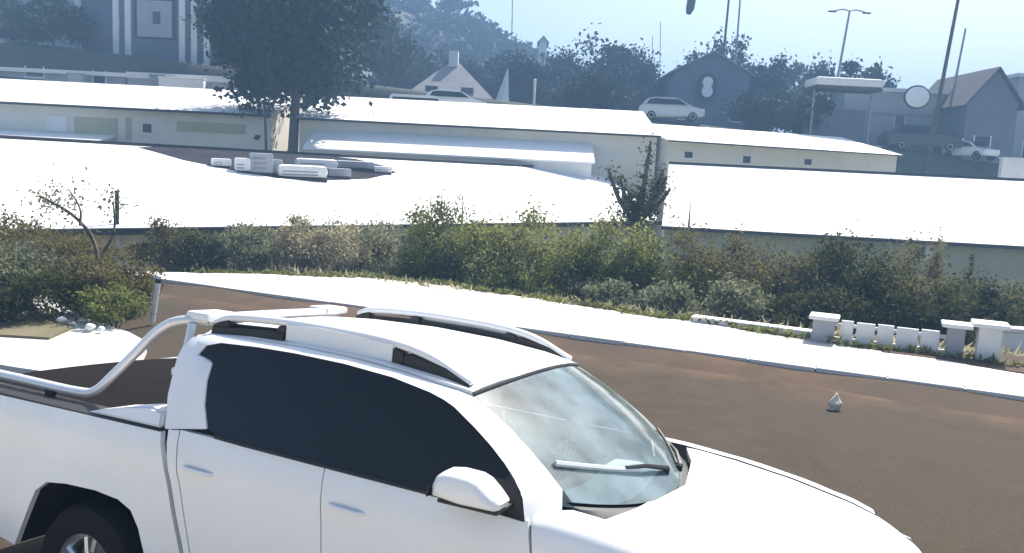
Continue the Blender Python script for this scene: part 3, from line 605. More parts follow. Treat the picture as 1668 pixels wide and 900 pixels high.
# dark patch and equipment on the left warehouse roof
zr1 = lambda b: .6 + 2.2*b/10
def onroof(px, py, dz=0.):
    """point on the left warehouse roof plane seen at a pixel"""
    o = Vector((0, 0, CAM_H)); d = at(px, py, 10) - o
    nn = Vector((n1[0]*-.22, n1[1]*-.22, 1)); q = Vector((E1[0], E1[1], .6)); k = (q-o).dot(nn)/d.dot(nn); p = o + d*k
    p.z += dz; return p
pt = [onroof(x, y, .02) for x, y in ((225, 240), (262, 250), (300, 261), (380, 277), (450, 290), (520, 294), (600, 291), (645, 281), (625, 270), (580, 259), (490, 250), (400, 244), (300, 239))]
tag(slab('roof_patch', pt, .03, M['roofd']), 'dark grey bitumen patch on the white warehouse roof under the white units', 'roof patch')
UN = [(395, 279, .55, .5, .5, 'small white box unit, leftmost on the dark roof patch'), (425, 282, .8, .6, .75, 'tall pale ventilator box beside the long rounded tank'), (492, 290, 1.9, .55, .5, 'long rounded white tank at the front of the dark roof patch'),
      (448, 283, .5, .5, .55, 'white domed vent at the left end of the long tank'), (515, 275, 1.7, .6, .42, 'low white unit behind the long rounded tank'), (578, 275, 1.6, .7, .35, 'low pale unit at the right end of the dark roof patch'),
      (360, 271, .7, .4, .3, 'tiny pale box unit at the left edge of the dark roof patch'), (552, 288, .9, .5, .35, 'small white unit right of the long rounded tank'), (622, 281, .8, .5, .28, 'flat white unit at the far right tip of the dark roof patch')]
for i, (px, py, wx, wy, wz, lab) in enumerate(UN):
    p = onroof(px, py, 0.); u = thing('rooftop_unit', lab, 'rooftop unit', tuple(p), math.atan2(d1[1], d1[0])-.35, 'equipment on the dark roof patch')
    box('casing', (-wx/2, -wy/2, .02), (wx/2, wy/2, wz), M['wallw' if i % 2 == 0 else 'grey'], u, min(.2 if wx > 1.5 else .06, wz*.4))
    box('skid', (-wx/2+.05, -wy/2-.03, -.12), (wx/2-.05, wy/2+.03, .015), M['black'], u)
    if i != 3:
        for q in range(2 + i % 2): box('louvre', (-wx*.40, -wy/2-.012, wz*(.22+.24*q)), (wx*(.05+.12*(i % 3)), -wy/2+.01, wz*(.31+.24*q)), M['steel'], u)
# second row
long_shed('shed', 'far white roofed shed with olive wall, left of the big tree trunk', (-46, 48), (1, 0), 31.6, 7.6, -2.8, 5.07, 6.95, M['beige'], wins=[(24, 24.5, 6.5, 7.0)], gut=.12,
          pil=[(11, 14.2, 6.1, 7.3), (14.6, 15.3, 6.0, 7.3), (18.3, 19.6, 6.3, 7.2), (20, 22.5, 6.2, 7.2), (23, 23.3, 6.0, 7.3), (26, 30, 6.7, 7.25)], ridge=False)
long_shed('shed', 'far white roofed shed with plain grey beige wall, right of the big tree trunk', (-13.0, 48), (1, 0), 21.2, 7.6, -2.8, 5.0, 6.9, M['beige'], wins=[(1.6, 2.0, 6.6, 6.95), (12, 12.4, 6.5, 6.9)], gut=.10, ridge=False)
long_shed('shed', 'far white roofed shed below the parked cars on the right', (8.55, 47.4), (.955, .297), 16.5, 6, -2.8, 4.75, 6.0, M['beige'], wins=[(1.3, 1.8, 6.6, 6.95), (5.2, 5.7, 6.5, 6.9), (9.5, 10, 6.6, 6.95)], gut=.06, ridge=False)
long_shed('lean_to', 'low white lean to roof at the foot of the grey beige shed wall', (-12, 45.9), (1, 0), 16.3, 2.4, -2.8, 3.25, 4.35, M['wallw'], gut=0, ridge=False)
long_shed('lean_to', 'low white lean to roof at the foot of the olive shed wall', (-45, 44.4), (1, 0), 21.5, 3.9, -2.8, 2.75, 3.45, M['wallw'], gut=.1, ridge=False)
# white road side walls at the right edge
for x0, x1, y, z0, z1, lab in ((27.5, 44, 47, 3.0, 4.6, 'white wall at the right edge below the dark gabled house'), (24, 44, 43, 1.5, 3.35, 'long white wall in front, lowest at the right edge behind the warehouse roof')):
    t = thing('boundary_wall', lab, 'wall', (x0, y, -2.8)); box('wall_body', (0, 0, -.5), (x1-x0, .3, z1+2.8), M['wallw'], t); box('coping', (-.05, -.05, z1+2.801), (x1-x0+.05, .35, z1+2.9), M['wallw'], t)

# ---------------------------------------------------------------- terrace: houses, cars, poles
def ter(px, y):                                      # point on the terrain under a pixel column at depth y
    p = at(px, 200, y); return Vector((p.x, p.y, terrain_z(p.x, p.y)))
def house(name, label, px0, px1, y, ytop, dep, wallm, roofm, roof='gable', zr=1.8, ov=.3, group=None):
    a, b = ter(px0, y), ter(px1, y); wd = b.x-a.x; zb = min(a.z, b.z)-.3; zt = at((px0+px1)/2, ytop, y).z
    t = thing(name, label, 'house', ((a.x+b.x)/2, y, zb), 0, group); h = zt-zb; w2 = wd/2
    if roof == 'gable':                               # gable end faces the camera
        prism('wall', [(-w2, 0), (w2, 0), (w2, h), (0, h+zr), (-w2, h)], 0, dep, wallm, t)
        for s in (-1, 1): slab('roof_plane', [(0, -ov, h+zr+.14), (s*(w2+ov), -ov, h-zr*ov/w2+.14), (s*(w2+ov), dep+ov, h-zr*ov/w2+.14), (0, dep+ov, h+zr+.14)], .13, roofm, t)
    elif roof == 'hip':
        prism('wall', [(-w2, 0), (w2, 0), (w2, h), (-w2, h)], 0, dep, wallm, t)
        bm = bmesh.new(); c = [bm.verts.new(p) for p in ((-w2-ov, -ov, h+.003), (w2+ov, -ov, h+.003), (w2+ov, dep+ov, h+.003), (-w2-ov, dep+ov, h+.003))]; r0, r1 = bm.verts.new((-w2*.12, dep/2, h+zr)), bm.verts.new((w2*.12, dep/2, h+zr))
        for q in ((c[0], c[1], r1, r0), (c[1], c[2], r1), (c[2], c[3], r0, r1), (c[3], c[0], r0), (c[3], c[2], c[1], c[0])): bm.faces.new(q)
        fin(bm, 'roof', roofm, t)
    else:
        prism('wall', [(-w2, 0), (w2, 0), (w2, h), (-w2, h)], 0, dep, wallm, t)
        box('roof', (-w2-ov, -ov, h+.003), (w2+ov, dep+ov, h+.28), roofm, t)
    return t, w2, h
def openings(t, lst, dep0=0., mat='glass', frame='wallw'):
    for xa, xb, za, zb in lst:
        wn = box('window', (xa, dep0-.03, za), (xb, dep0+.05, zb), M[mat], t)
        for q in ((xa-.09, xa-.005), (xb+.005, xb+.09)): box('frame', (q[0], dep0-.05, za-.08), (q[1], dep0+.02, zb+.08), M[frame], wn)
        box('sill', (xa-.12, dep0-.09, za-.17), (xb+.12, dep0+.02, za-.085), M[frame], wn)
t, w2, h = house('house', 'blue grey house with white pilasters and a framed opening, top left', 128, 345, 63, -40, 8, M['bluegrey'], M['rooft'], 'flat')
for a in (-w2+.15, -w2+3.0, -w2+3.9, w2-2.2, w2-1.3, w2-.35): box('pilaster', (a-.22, -.16, .3), (a+.22, -.001, h), M['wallw'], t)
bm = bmesh.new(); bx(bm, (-.75, -.05, 2.2), (2.4, .05, h-.6)); o = fin(bm, 'opening', M['roofdark'], t); box('panel', (-.5, -.10, 2.35), (2.1, -.051, 5.0), M['grey'], o); box('pane', (.7, -.13, 3.3), (1.25, -.101, 4.2), M['glass'], o)
t, w2, h = house('shed_block', 'low flat shed with white fascia in front of the blue grey house', -60, 205, 59, 119, 5, M['grey'], M['roofw'], 'flat', ov=.25); t['category'] = 'shed'
openings(t, [(-1.2, 0, .9, 1.5), (3.6, 4.4, .6, 1.4)])
a = ter(208, 58.5); b = ter(436, 58.5)
t = thing('boundary_wall', 'thin white topped garden wall running right of the low flat shed to the big tree', 'wall', (a.x, 58.5, a.z-.5)); box('wall_body', (0, 0, -.3), (b.x-a.x, .25, at(320, 132, 58.5).z-a.z+.5), M['grey'], t); box('coping', (-.05, -.06, at(320, 132, 58.5).z-a.z+.501), (b.x-a.x+.05, .31, at(320, 122, 58.5).z-a.z+.5), M['wallw'], t)
for k, (px, wd, hh, lab) in enumerate(((130, 1.0, 1.1, 'pale crate against the low flat shed'), (300, 3.0, .8, 'long white stack of sheets before the garden wall'), (262, 1.1, 1.0, 'grey box left of the white stack of sheets'), (405, .6, 1.0, 'dark bin by the garden wall near the big tree'))):
    p = ter(px, 57.9); p.z = at(px, 148, 57.9).z
    t = thing('crate', lab, 'crate', (p.x, 57.6, p.z), .1); mt = M[('grey', 'wallw', 'steel', 'black')[k]]
    box('body', (-wd/2, -.3, -1.2), (wd/2, .3, hh), mt, t, .05); box('lid', (-wd/2-.04, -.34, hh+.003), (wd/2+.04, .34, hh+.07), mt, t, .02)
t, w2, h = house('house', 'grey house with a steep hipped roof behind the white vans', 668, 792, 70, 158, 8, M['grey'], M['rooft'], 'hip', zr=3.4, ov=.5)
ch = box('chimney', (-.45, 3.4, h+2.6), (.35, 4.2, h+4.3), M['wallw'], t)
openings(t, [(-2, -1, .9, 1.9), (1, 2, .9, 1.9)])
p = ter(815, 68); t = thing('pylon', 'slender white tapering pylon right of the hipped roof house', 'pylon', tuple(p))
tube('shaft', [(0, 0, -.3), (.15, 0, 1.2), (.4, 0, at(822, 112, 68).z-p.z)], [.75, .42, .05], M['wallw'], t, 4); box('base', (-.8, -.8, -.4), (.8, .8, .15), M['grey'], t)
p = ter(868, 63); t = thing('marker_post', 'narrow pale post behind the far shed roof', 'post', tuple(p)); tube('shaft', [(0, 0, -.4), (0, 0, 2.0)], .1, M['wallw'], t, 8); tube('cap', [(0, 0, 2.0), (0, 0, 2.1)], [.14, .05], M['wallw'], t, 8)
t, w2, h = house('house', 'small white house on the wooded hillside above the hipped roof', 872, 884, 120, 66, 5, M['wallw'], M['rooft'], 'gable', .6, .3)
openings(t, [(-.3, .3, h-2.6, h-1.6)])
t, w2, h = house('house', 'grey gabled house carrying the oval sign with a white 8', 1092, 1215, 72, 118, 8, M['bluegrey'], M['rooft'], 'gable', 1.7, .4)
openings(t, [(-2.6, -1.6, 2.0, 3.2), (1.9, 2.7, 2.0, 3.2)])
p = at(1152, 141, 71.6); sg = thing('oval_sign', 'oval black board with a white figure 8 on the grey gabled house', 'sign', (p.x, p.y, p.z), 0)
def oval(name, rx, rz, y0, y1, mat, parent, cx=0, cz=0):
    bm = bmesh.new(); r = [[bm.verts.new((cx+rx*math.cos(k*math.pi/16), y, cz+rz*math.sin(k*math.pi/16))) for k in range(32)] for y in (y0, y1)]
    for k in range(32): bm.faces.new((r[0][k], r[0][(k+1) % 32], r[1][(k+1) % 32], r[1][k]))
    bm.faces.new(r[0]); bm.faces.new(r[1][::-1]); return fin(bm, name, mat, parent)
bd = oval('board', .86, 1.18, -.06, .06, M['black'], sg)
fg = oval('figure', .44, .47, -.12, -.062, M['carw'], bd, 0, .38); oval('figure', .47, .50, -.125, -.066, M['carw'], bd, 0, -.38); box('figure', (-.3, -.115, -.12), (.3, -.064, .12), M['carw'], bd)
for z in (.9, -.9): box('bracket', (-.1, .061, z-.05), (.1, .5, z+.05), M['steel'], sg)
t, w2, h = house('house', 'pale grey flat roofed building behind the dark car', 1372, 1556, 64, 150, 8, M['grey'], M['wallw'], 'flat', ov=.2)
openings(t, [(-3.6, -2.9, .9, 2.0), (-.3, .4, 2.6, 3.6)])
box('wall_band', (-w2-.03, -.05, h*.66), (w2+.03, -.002, h*.70), M['steel'], t)
a = ter(1318, 60.5); zc = at(1370, 143, 60.5).z; b = at(1425, 143, 60.5)
t = thing('canopy', 'long white rounded canopy on grey posts left of the flat roofed building', 'canopy', (a.x, 60.5, a.z)); ln = b.x-a.x
box('roof', (-.2, -1.2, zc-a.z), (ln+.2, 1.4, zc-a.z+.62), M['wallw'], t, .28); box('soffit', (-.1, -1.1, zc-a.z-.2), (ln+.1, 1.3, zc-a.z-.003), M['roofdark'], t)
for q in (.15, ln-.15): tube('post', [(q, 0, -.3), (q, 0, zc-a.z-.2)], .09, M['steel'], t, 8)
box('back_wall', (0, 1.0, -.3), (ln, 1.2, (zc-a.z)*.62), M['bluegrey'], t)
p = at(1492, 158, 62); ds = thing('satellite_dish', 'round white dish with dark rim in front of the flat roofed building', 'dish', (p.x, p.y, p.z))
bm = bmesh.new(); rg = [[bm.verts.new((r*math.cos(k*math.pi/14), -.24-.10*(1-(r/.88)**2)+yy, r*.85*math.sin(k*math.pi/14))) for k in range(28)] for r, yy in ((.02, 0), (.3, 0), (.6, 0), (.88, 0))]
for r0, r1 in zip(rg, rg[1:]):
    for k in range(28): bm.faces.new((r0[k], r0[(k+1) % 28], r1[(k+1) % 28], r1[k]))
bm.faces.new(rg[0]); fin(bm, 'reflector', M['carw'], ds, 60)
oval('rim', .99, .86, -.2, -.1, M['black'], ds); tube('mast', [(0, .05, -3.5), (0, .05, 0)], .07, M['steel'], ds, 8)
t, w2, h = house('house', 'dark gabled house with black roof edge at the right', 1572, 1655, 60, 165, 8, M['bluegrey'], M['roofdark'], 'gable', 2.3, .4)
openings(t, [(-1.0, .1, 1.2, 2.2)])
t, w2, h = house('house', 'pale house cut by the right edge of the picture', 1652, 1790, 66, 128, 8, M['grey'], M['wallw'], 'flat')
openings(t, [(-2.4, -1.4, 1.6, 2.8)])

def car(label, loc, rz, paint, kind='hatch', sc=1., group='cars parked on the upper terrace', name='parked_car'):
    t = thing(name, label, 'van' if kind == 'van' else 'car', loc, rz, group)
    if kind == 'van':
        low = [(-2.3, .35), (2.3, .35), (2.4, .75), (2.25, 1.05), (1.75, 1.2), (-2.35, 1.2), (-2.4, .6)]; cab = [(-2.33, 1.2), (1.75, 1.2), (1.15, 1.9), (.9, 1.98), (-2.2, 1.98), (-2.32, 1.8)]
        gl = [(-2.1, 1.27), (1.5, 1.27), (1.05, 1.78), (-2.1, 1.78)]
    else:
        low = [(-2.0, .32), (2.0, .32), (2.1, .55), (2.0, .78), (1.15, .98), (-1.9, 1.0), (-2.08, .9), (-2.1, .5)]; cab = [(-1.92, 1.0), (1.2, .97), (.45, 1.40), (.1, 1.47), (-1.1, 1.48), (-1.6, 1.36)]
        gl = [(-1.62, 1.03), (.95, 1.02), (.38, 1.36), (-1.1, 1.40), (-1.45, 1.32)]
    w = .86*sc
    prism('body', [(x*sc, z*sc) for x, z in low], -w, w, M[paint], t, .09*sc, 50)
    bm = bmesh.new(); n = len(cab); zt = max(z for x, z in cab); zb = min(z for x, z in cab)
    yy = lambda z: w*(.96-.20*(z-zb)/(zt-zb))
    a = [bm.verts.new((x*sc, -yy(z), z*sc)) for x, z in cab]; b = [bm.verts.new((x*sc, yy(z), z*sc)) for x, z in cab]
    bm.faces.new(a); bm.faces.new(b[::-1])
    for k in range(n): bm.faces.new((a[k], b[k], b[(k+1) % n], a[(k+1) % n]))
    bmesh.ops.bevel(bm, geom=list(bm.edges), offset=.05*sc, segments=2, affect='EDGES'); fin(bm, 'cabin', M[paint], t, 50)
    for s in (-1, 1):
        bm = bmesh.new(); poly(bm, [(x*sc, s*(yy(z)+.006), z*sc) for x, z in gl]); fin(bm, 'side_window', M['tint'], t)
        for x in (-1.28, 1.3):
            wh = link('wheel', None, parent=t, loc=(x*sc, s*(w-.09), .32*sc)); lathe('tyre', [(.2, -.1), (.31, -.1), (.32, 0), (.31, .1), (.2, .1)], M['rubber'], wh, seg=20); lathe('rim', [(.03, s*.09), (.2, s*.102), (.21, s*.06), (.03, s*.05)], M['alloy'], wh, seg=16)
        hx = 2.36 if kind == 'van' else 2.0
        box('headlight', (hx*sc-.12, s*.5*sc, .68*sc), (hx*sc+.03, s*.8*sc, .82*sc), M['lamp'], t, .02)
    if kind != 'van':
        bm = bmesh.new(); poly(bm, [(1.14*sc, -.72*sc, 1.02*sc), (1.14*sc, .72*sc, 1.02*sc), (.50*sc, .60*sc, 1.39*sc), (.50*sc, -.60*sc, 1.39*sc)])
        for v in bm.verts: v.co += Vector((.025, 0, .03))
        fin(bm, 'windscreen', M['tint'], t)
    return t
def put_car(label, px, py, y, rz, paint, kind='hatch', sc=1.):
    p = at(px, py, y); g = terrain_z(p.x, p.y); return car(label, (p.x, p.y, g), rz, paint, kind, sc)
put_car('silver hatchback parked beyond the far shed roof, facing right', 1092, 200, 61, -.12, 'cars', sc=1.14)
put_car('dark car with pale roof parked before the flat roofed building', 1498, 240, 61, -.1, 'card', sc=1.3)
put_car('white van standing right of the big tree', 548, 140, 60.2, .5, 'carw', 'van')
put_car('white van parked at the foot of the hipped roof house', 690, 160, 58.9, 0, 'carw', 'van')
put_car('white car parked low in front of the hipped roof house', 742, 170, 59.3, 0, 'carw', sc=1.1)
put_car('white car nosing out beside the dark gabled house', 1580, 246, 60, -1.2, 'carw', sc=.9)

def pole(label, px0, py0, px1, py1, y, r, mat, name='utility_pole', arms=0, foot=True):
    a, b = at(px0, py0, y), at(px1, py1, y); g = terrain_z(a.x, y)-.3; d = b-a; base = a - d*((a.z-g)/d.z) if abs(d.z) > .1 else a
    t = thing(name, label, 'pole', (base.x, base.y, g)); top = b-base; top = Vector((top.x, top.y, b.z-g))
    tube('shaft', [(0, 0, 0), top*.5, top], [r, r*.85, r*.6], M[mat], t, 8)
    tube('footing', [(0, 0, -.1), (0, 0, .5)], r*1.5, M['grey'], t, 8)
    if arms == 1:
        box('cross_arm', (top.x-.9, top.y-.06, top.z-.5), (top.x+.9, top.y+.06, top.z-.38), M[mat], t)
        for q in (-.75, 0, .75): tube('insulator', [(top.x+q, top.y, top.z-.38), (top.x+q, top.y, top.z-.18)], .05, M['stone'], t, 6)
    if arms == 2:
        for s in (-1, 1):
            tube('lamp_arm', spline([top, top+Vector((s*.5, 0, .12)), top+Vector((s*1.2, 0, -.02))], 4), .05, M[mat], t, 6)
            box('lamp_head', (top.x+s*1.35-.3, top.y-.12, top.z-.12), (top.x+s*1.35+.3, top.y+.12, top.z-.02), M['black'], t, .02)
    return t, base, top
pA, bA, tA = pole('tall dark leaning pole at the right, beside the dark gabled house', 1536, 128, 1564, -18, 52, .16, 'wood', arms=1)
pole('thinner pale pole just right of the tall dark pole', 1558, 122, 1573, 46, 64, .12, 'steel')
pole('double armed street lamp above the white canopy', 1370, 96, 1384, 18, 66, .13, 'steel', 'street_lamp', 2)
pB, bB, tB = pole('tall grey pole rising above the gabled house with the oval sign', 1181, 62, 1190, -30, 74, .14, 'wood', arms=1)
pole('slimmer pale pole beside the tall grey pole', 1200, 75, 1207, -20, 76, .12, 'steel')
pole('faint thin mast behind the trees, left of the silver car', 1062, 100, 1063, 58, 92, .06, 'steel', 'mast')
pole('faint tall thin mast behind the trees, above the silver car', 1075, 100, 1076, 35, 94, .06, 'steel', 'mast')
pM, bM_, tM = pole('thin mast standing on the skyline of the hill', 834, 40, 835, -20, 150, .12, 'steel', 'mast')
pole('short dark post at the gap left of the big tree', 432, 188, 431, 150, 47.6, .10, 'wood', 'post')
e0, e1 = bM_+tM, bB+tB; e1.z = bB.z + tB.z if False else (terrain_z(bB.x, 74)-.3+tB.z); e0.z = terrain_z(bM_.x, 150)-.3+tM.z
cab = [e0.lerp(e1, k/16) - Vector((0, 0, 1.2*4*(k/16)*(1-k/16)*.5)) for k in range(17)]
tag(tube('overhead_cable', cab, .03, M['black'], None, 5), 'overhead cable from the hill mast to the tall grey pole', 'cable')
f = (1094-834)/F_PX
k = min(range(len(cab)*20), key=lambda i: abs((lambda q: q.x/q.y-f)(cab[0].lerp(cab[-1], i/(len(cab)*20))))) / (len(cab)*20)
cpnt = cab[int(k*16)].lerp(cab[min(16, int(k*16)+1)], k*16-int(k*16)); pb = at(1091, 21, cpnt.y)
hl = thing('hanging_lamp', 'dark elongated lamp hanging from the overhead cable', 'lamp', tuple(cpnt)); dz = pb.z-cpnt.z
tube('hanger', [(0, 0, 0), (0, 0, dz+1.6)], .03, M['black'], hl, 5); tube('body', [(0, 0, dz+1.7), (.05, 0, dz+1.5), (-.05, 0, dz+.5), (-.2, 0, dz)], [.15, .42, .40, .22], M['black'], hl, 8)

# ---------------------------------------------------------------- balustrade, low walls, litter
def rf(s, t, z): return W(s, t, z)
bal = thing('balustrade', 'low white balustrade with slatted panel between capped pillars, behind the pavement', 'balustrade', tuple(W(2.55, 11.72, -.135)), YAW)
def pillar(s, w, h, ov, dark):
    p = box('pillar', (s, -.03, -.1), (s+w, w-.03, h), M['grey'] if dark else M['wallw'], bal, .012); box('cap', (s-ov, -.03-ov, h+.002), (s+w+ov, w-.03+ov, h+.07), M['wallw'], p, .02)
pillar(0, .36, .38, .07, True)
pillar(2.13, .26, .50, .10, True); pillar(2.58, .34, .56, .10, False)
for k, (a, w) in enumerate(((.47, .20), (.72, .30), (1.06, .26), (1.36, .34), (1.74, .28))): box('slat', (a, .05, -.06), (a+w, .12, .40-.01*(k % 2)), M['wallw'], bal, .012)
box('rail', (.362, .128, .27), (2.128, .175, .33), M['wallw'], bal)
box('rail', (.362, .128, .02), (2.128, .175, .08), M['wallw'], bal)
t = thing('low_wall', 'low white wall running left from the balustrade pillar', 'wall', tuple(W(.35, 12.05, -.135)), YAW-.06)
box('wall_body', (0, 0, -.2), (2.15, .22, .08), M['wallw'], t, .015); box('coping', (-.03, -.03, .082), (2.18, .25, .115), M['wallw'], t, .01)
p = at(1606, 574, 15.2); t = thing('low_wall', 'low white wall right of the balustrade, running out of the picture', 'wall', (p.x, p.y, -.5), -.05)
box('wall_body', (0, 0, -.2), (6, .25, .55), M['wallw'], t, .02); box('coping', (-.03, -.04, .552), (6.03, .29, .62), M['wallw'], t, .01)
p = W(3.17, 7.55, road_z(7.55)); bm = bmesh.new(); bmesh.ops.create_icosphere(bm, subdivisions=3, radius=.075)
for v in bm.verts:
    q = v.co.copy(); f = 1 + .22*math.sin(q.x*60+1)*math.sin(q.y*50) + .14*math.sin(q.z*70); v.co = Vector((q.x*f*1.05, q.y*f*.9, q.z*f*1.1 + .06)); 
    if q.z > .045: v.co += Vector((.03, .02, .085))*((q.z-.045)/.03)
tag(fin(bm, 'litter_bag', M['stone'], None, 60, tuple(p)), 'small crumpled cream litter bag lying alone on the brown road', 'litter')

# ---------------------------------------------------------------- planting
def bank(px, y):
    p = at(px, 400, y); return Vector((p.x, y, terrain_z(p.x, y)))
SH_L = [  # px, depth, rx, height, leaf, label
 (560, 22.3, 1.5, 2.0, 'dry', 'pale dry bush, second from the left end of the bank'), (640, 22.2, 1.3, 2.0, 'grey', 'grey green bush between the dry bush and the pointed green bush'),
 (735, 21.4, 1.1, 2.7, 'green', 'pointed green bush below the thin dark rod'), (800, 20.6, 1.0, 2.2, 'bright', 'bright green bush right of the pointed bush'), (690, 20.7, .8, 1.2, 'green', 'low green bush at the pavement below the pointed bush'),
 (875, 20.8, 1.3, 2.7, 'bright', 'broad light green bush in the middle of the bank'), (940, 19.6, 1.1, 1.8, 'green', 'mid green bush at the pavement left of the small tree'), (1010, 20.3, 1.4, 2.7, 'bright', 'yellow green bush under the small tree'),
 (1085, 19.5, 1.2, 2.3, 'green', 'mid green bush right of the small tree'), (1090, 17.6, .75, .95, 'grey', 'rounded grey green bush at the pavement edge, left of its twin'), (1215, 16.8, .75, .95, 'grey', 'rounded grey green bush at the pavement edge with a pale top'),
 (1165, 19.4, 1.3, 2.2, 'brown', 'brownish bush behind the two rounded grey bushes'), (1270, 19.2, 1.3, 2.2, 'brown', 'brown green bush left of the tall dark bush'), (1365, 18.4, 1.35, 2.3, 'dark', 'tall dark bush above the first balustrade pillar'),
 (1345, 16.6, .8, 1.0, 'dark', 'low dark bush right behind the first balustrade pillar'), (1440, 17.2, 1.1, 1.6, 'dark', 'dark bush behind the balustrade slats'), (1470, 19.5, 1.3, 2.2, 'brown', 'brown bush behind the balustrade slats'),
 (1560, 18.4, 1.3, 2.0, 'brown', 'brown olive bush behind the tall balustrade pillar'), (1530, 16.2, .8, 1.2, 'dark', 'low dark bush behind the tall balustrade pillar'), (1640, 17.0, 1.1, 1.8, 'dark', 'dark green bush at the right edge of the picture'),
 (1498, 22.5, .9, 2.8, 'brown', 'upright olive bush standing above the brown ones on the right'), (1700, 19, 1.4, 2.1, 'brown', 'brown bush cut by the right edge of the picture'),
 (1290, 16.4, .6, .7, 'dark', 'low dark bush between the rounded bush and the balustrade'), (985, 18.2, .8, .9, 'grey', 'low grey bush at the pavement below the yellow green one'), (840, 19.2, .7, .9, 'green', 'low green bush at the pavement in the middle of the bank')]
for px, y, r, hh, lf, lab in SH_L:
    p = bank(px, y); shrub(lab, (p.x, p.y, p.z-.05), r*1.2, r, hh*(1.14 if px < 1120 else 1.38), lf, int(7000*r), .095, 46)
for px, y, r, hh, lf, lab in ((480, 21.5, 1.1, 1.5, 'dry', 'pale dry bush with bare twigs at the left end of the bank'), (400, 21.0, 1.1, 1.2, 'grey', 'low grey green bush before the small warehouse windows'), (330, 20.6, .9, 1.0, 'dark', 'low dark bush left end of the bank below the windows'), (270, 20.2, 1.0, 1.2, 'brown', 'low brown bush below the bent vent pipe')):
    p = bank(px, y); shrub(lab, (p.x, p.y, p.z-.05), r, r*.85, hh*1.25, lf, int(5000*r), .09, 40, stems=9)
for px, y, hh, lab in ((1527, 24, 3.6, 'slim pale conical shrub rising above the right bushes'), (1584, 23, 3.1, 'short slim conical shrub right of the pale one')):
    p = bank(px, y); shrub(lab, (p.x, p.y, p.z), .30, .30, hh, 'grey' if px < 1550 else 'dark', 2600, .08, 40, stems=2, name='conical_shrub')
# grassy weeds along the pavement edge and over the bank
pts = []
for _ in range(5200):
    s = random.uniform(-11, 12); t = back(s) + abs(random.gauss(0, 1))*.55 - .03; p = W(s, t); z = terrain_z(p.x, p.y); z = max(z, -.14 - .5*max(0, t-back(s)))
    h = random.uniform(.08, .30); pts.append((p.x, p.y, z+h*.4))
tag(link('bank_weeds', leaf_mesh('bank_weeds', np.array(pts), .20, L['green'], droop=-.9, aspect=.22)), 'low green weeds along the back edge of the pavement', 'weeds', kind='stuff')
pts = []
for _ in range(26000):
    s = random.uniform(-16, 16); t = random.uniform(12.3, 20); p = W(s, t); pts.append((p.x, p.y, terrain_z(p.x, p.y)+random.uniform(0, .35)))
tag(link('bank_grass', leaf_mesh('bank_grass', np.array(pts), .32, L['dry'], droop=-.9, aspect=.16)), 'dry grass covering the slope between the bushes', 'grass', kind='stuff')
# slender small tree with stubby limbs in front of the roofs
p = bank(1032, 25.5); st_ = thing('small_tree', 'small tree with stubby dark limbs standing against the white roofs', 'tree', (p.x, p.y, p.z)); hz = at(1030, 355, 25.5).z-p.z
bm = bmesh.new(); tube_bm(bm, [(0, 0, -.3), (.05, 0, hz*.5), (0, 0, hz+.1)], [.16, .14, .13], 8); ends = []
for dx, dz, dy in ((-.95, 1.5, .1), (-.55, 1.15, -.2), (.25, 1.3, .1), (.75, 1.55, -.1), (1.05, .95, .2), (-.2, .8, .2), (.30, 2.3, 0), (.9, 1.35, .1)):
    e = Vector((dx, dy, hz+dz)); tube_bm(bm, spline([(0, 0, hz-.1), (dx*.55, dy*.5, hz+dz*.35), e], 3), [.11, .10, .09, .085, .075, .06, .04], 6); ends.append(e)
fin(bm, 'trunk', M['barkp'], st_, 60)
c = []
for e in ends:
    for _ in range(170): q = random.random()**.6; c.append(np.array(Vector((0, 0, hz)).lerp(e, q)) + rng.normal(size=3)*.13)
for _ in range(900): c.append(np.array((0, 0, hz+.1)) + rng.normal(size=3)*np.array((.36, .3, .26)))
link('crown', leaf_mesh('crown', np.array(c), .12, L['dark'], aspect=.5), None, st_)
# left island: dark twiggy bushes and a thin tree
IS = [(20, 13.6, .9, 1.5, 'grey', 'grey leaved bush at the left edge on the planted island'), (75, 12.6, .8, 1.0, 'dark', 'low dark bush with pale blossom at the front of the island'), (140, 13.3, .8, 1.25, 'brown', 'brown twiggy bush in the middle of the island'),
      (185, 12.6, .6, .8, 'green', 'low green bush at the front right of the island'), (125, 15.2, 1.0, 1.7, 'brown', 'tall brown bush at the back of the island'), (215, 14.2, .6, 1.1, 'brown', 'thin brown bush at the right tip of the island'), (45, 16.0, 1.1, 1.9, 'brown', 'tall brown bush behind the grey leaved one'), (-40, 13.5, .9, 1.4, 'dark', 'dark bush cut by the left edge of the picture'), (5, 12.2, .55, .7, 'dark', 'low dark bush in the left corner of the island')]
for px, y, r, hh, lf, lab in IS:
    p = at(px, 500, y); shrub(lab, (p.x, p.y, -.06), r, r*.8, hh*.74, lf, int(4500*r), .07, 34, 'bushes on the left island', stems=12, spread=.34)
p = at(160, 500, 14.5); t = thing('thin_tree', 'thin bare tree with crooked stem on the planted island', 'tree', (p.x, p.y, -.06))
bm = bmesh.new(); tube_bm(bm, spline([(0, 0, -.2), (.03, 0, .6), (-.15, .1, 1.1), (-.45, 0, 1.5), (-.95, -.1, 1.8)], 4), [.05-.0018*i for i in range(17)], 6); tube_bm(bm, spline([(.02, 0, .7), (.25, .1, 1.2), (.3, 0, 1.75)], 4), [.035-.003*i for i in range(9)], 6); tube_bm(bm, spline([(-.3, 0, 1.3), (-.35, .1, 1.6), (-.55, .1, 1.95)], 4), [.025-.002*i for i in range(9)], 6)
fin(bm, 'trunk', M['bark'], t, 60); c = [np.array((random.choice((-.9, -.5, .3)), 0, 1.75)) + rng.normal(size=3)*.16 for _ in range(420)]
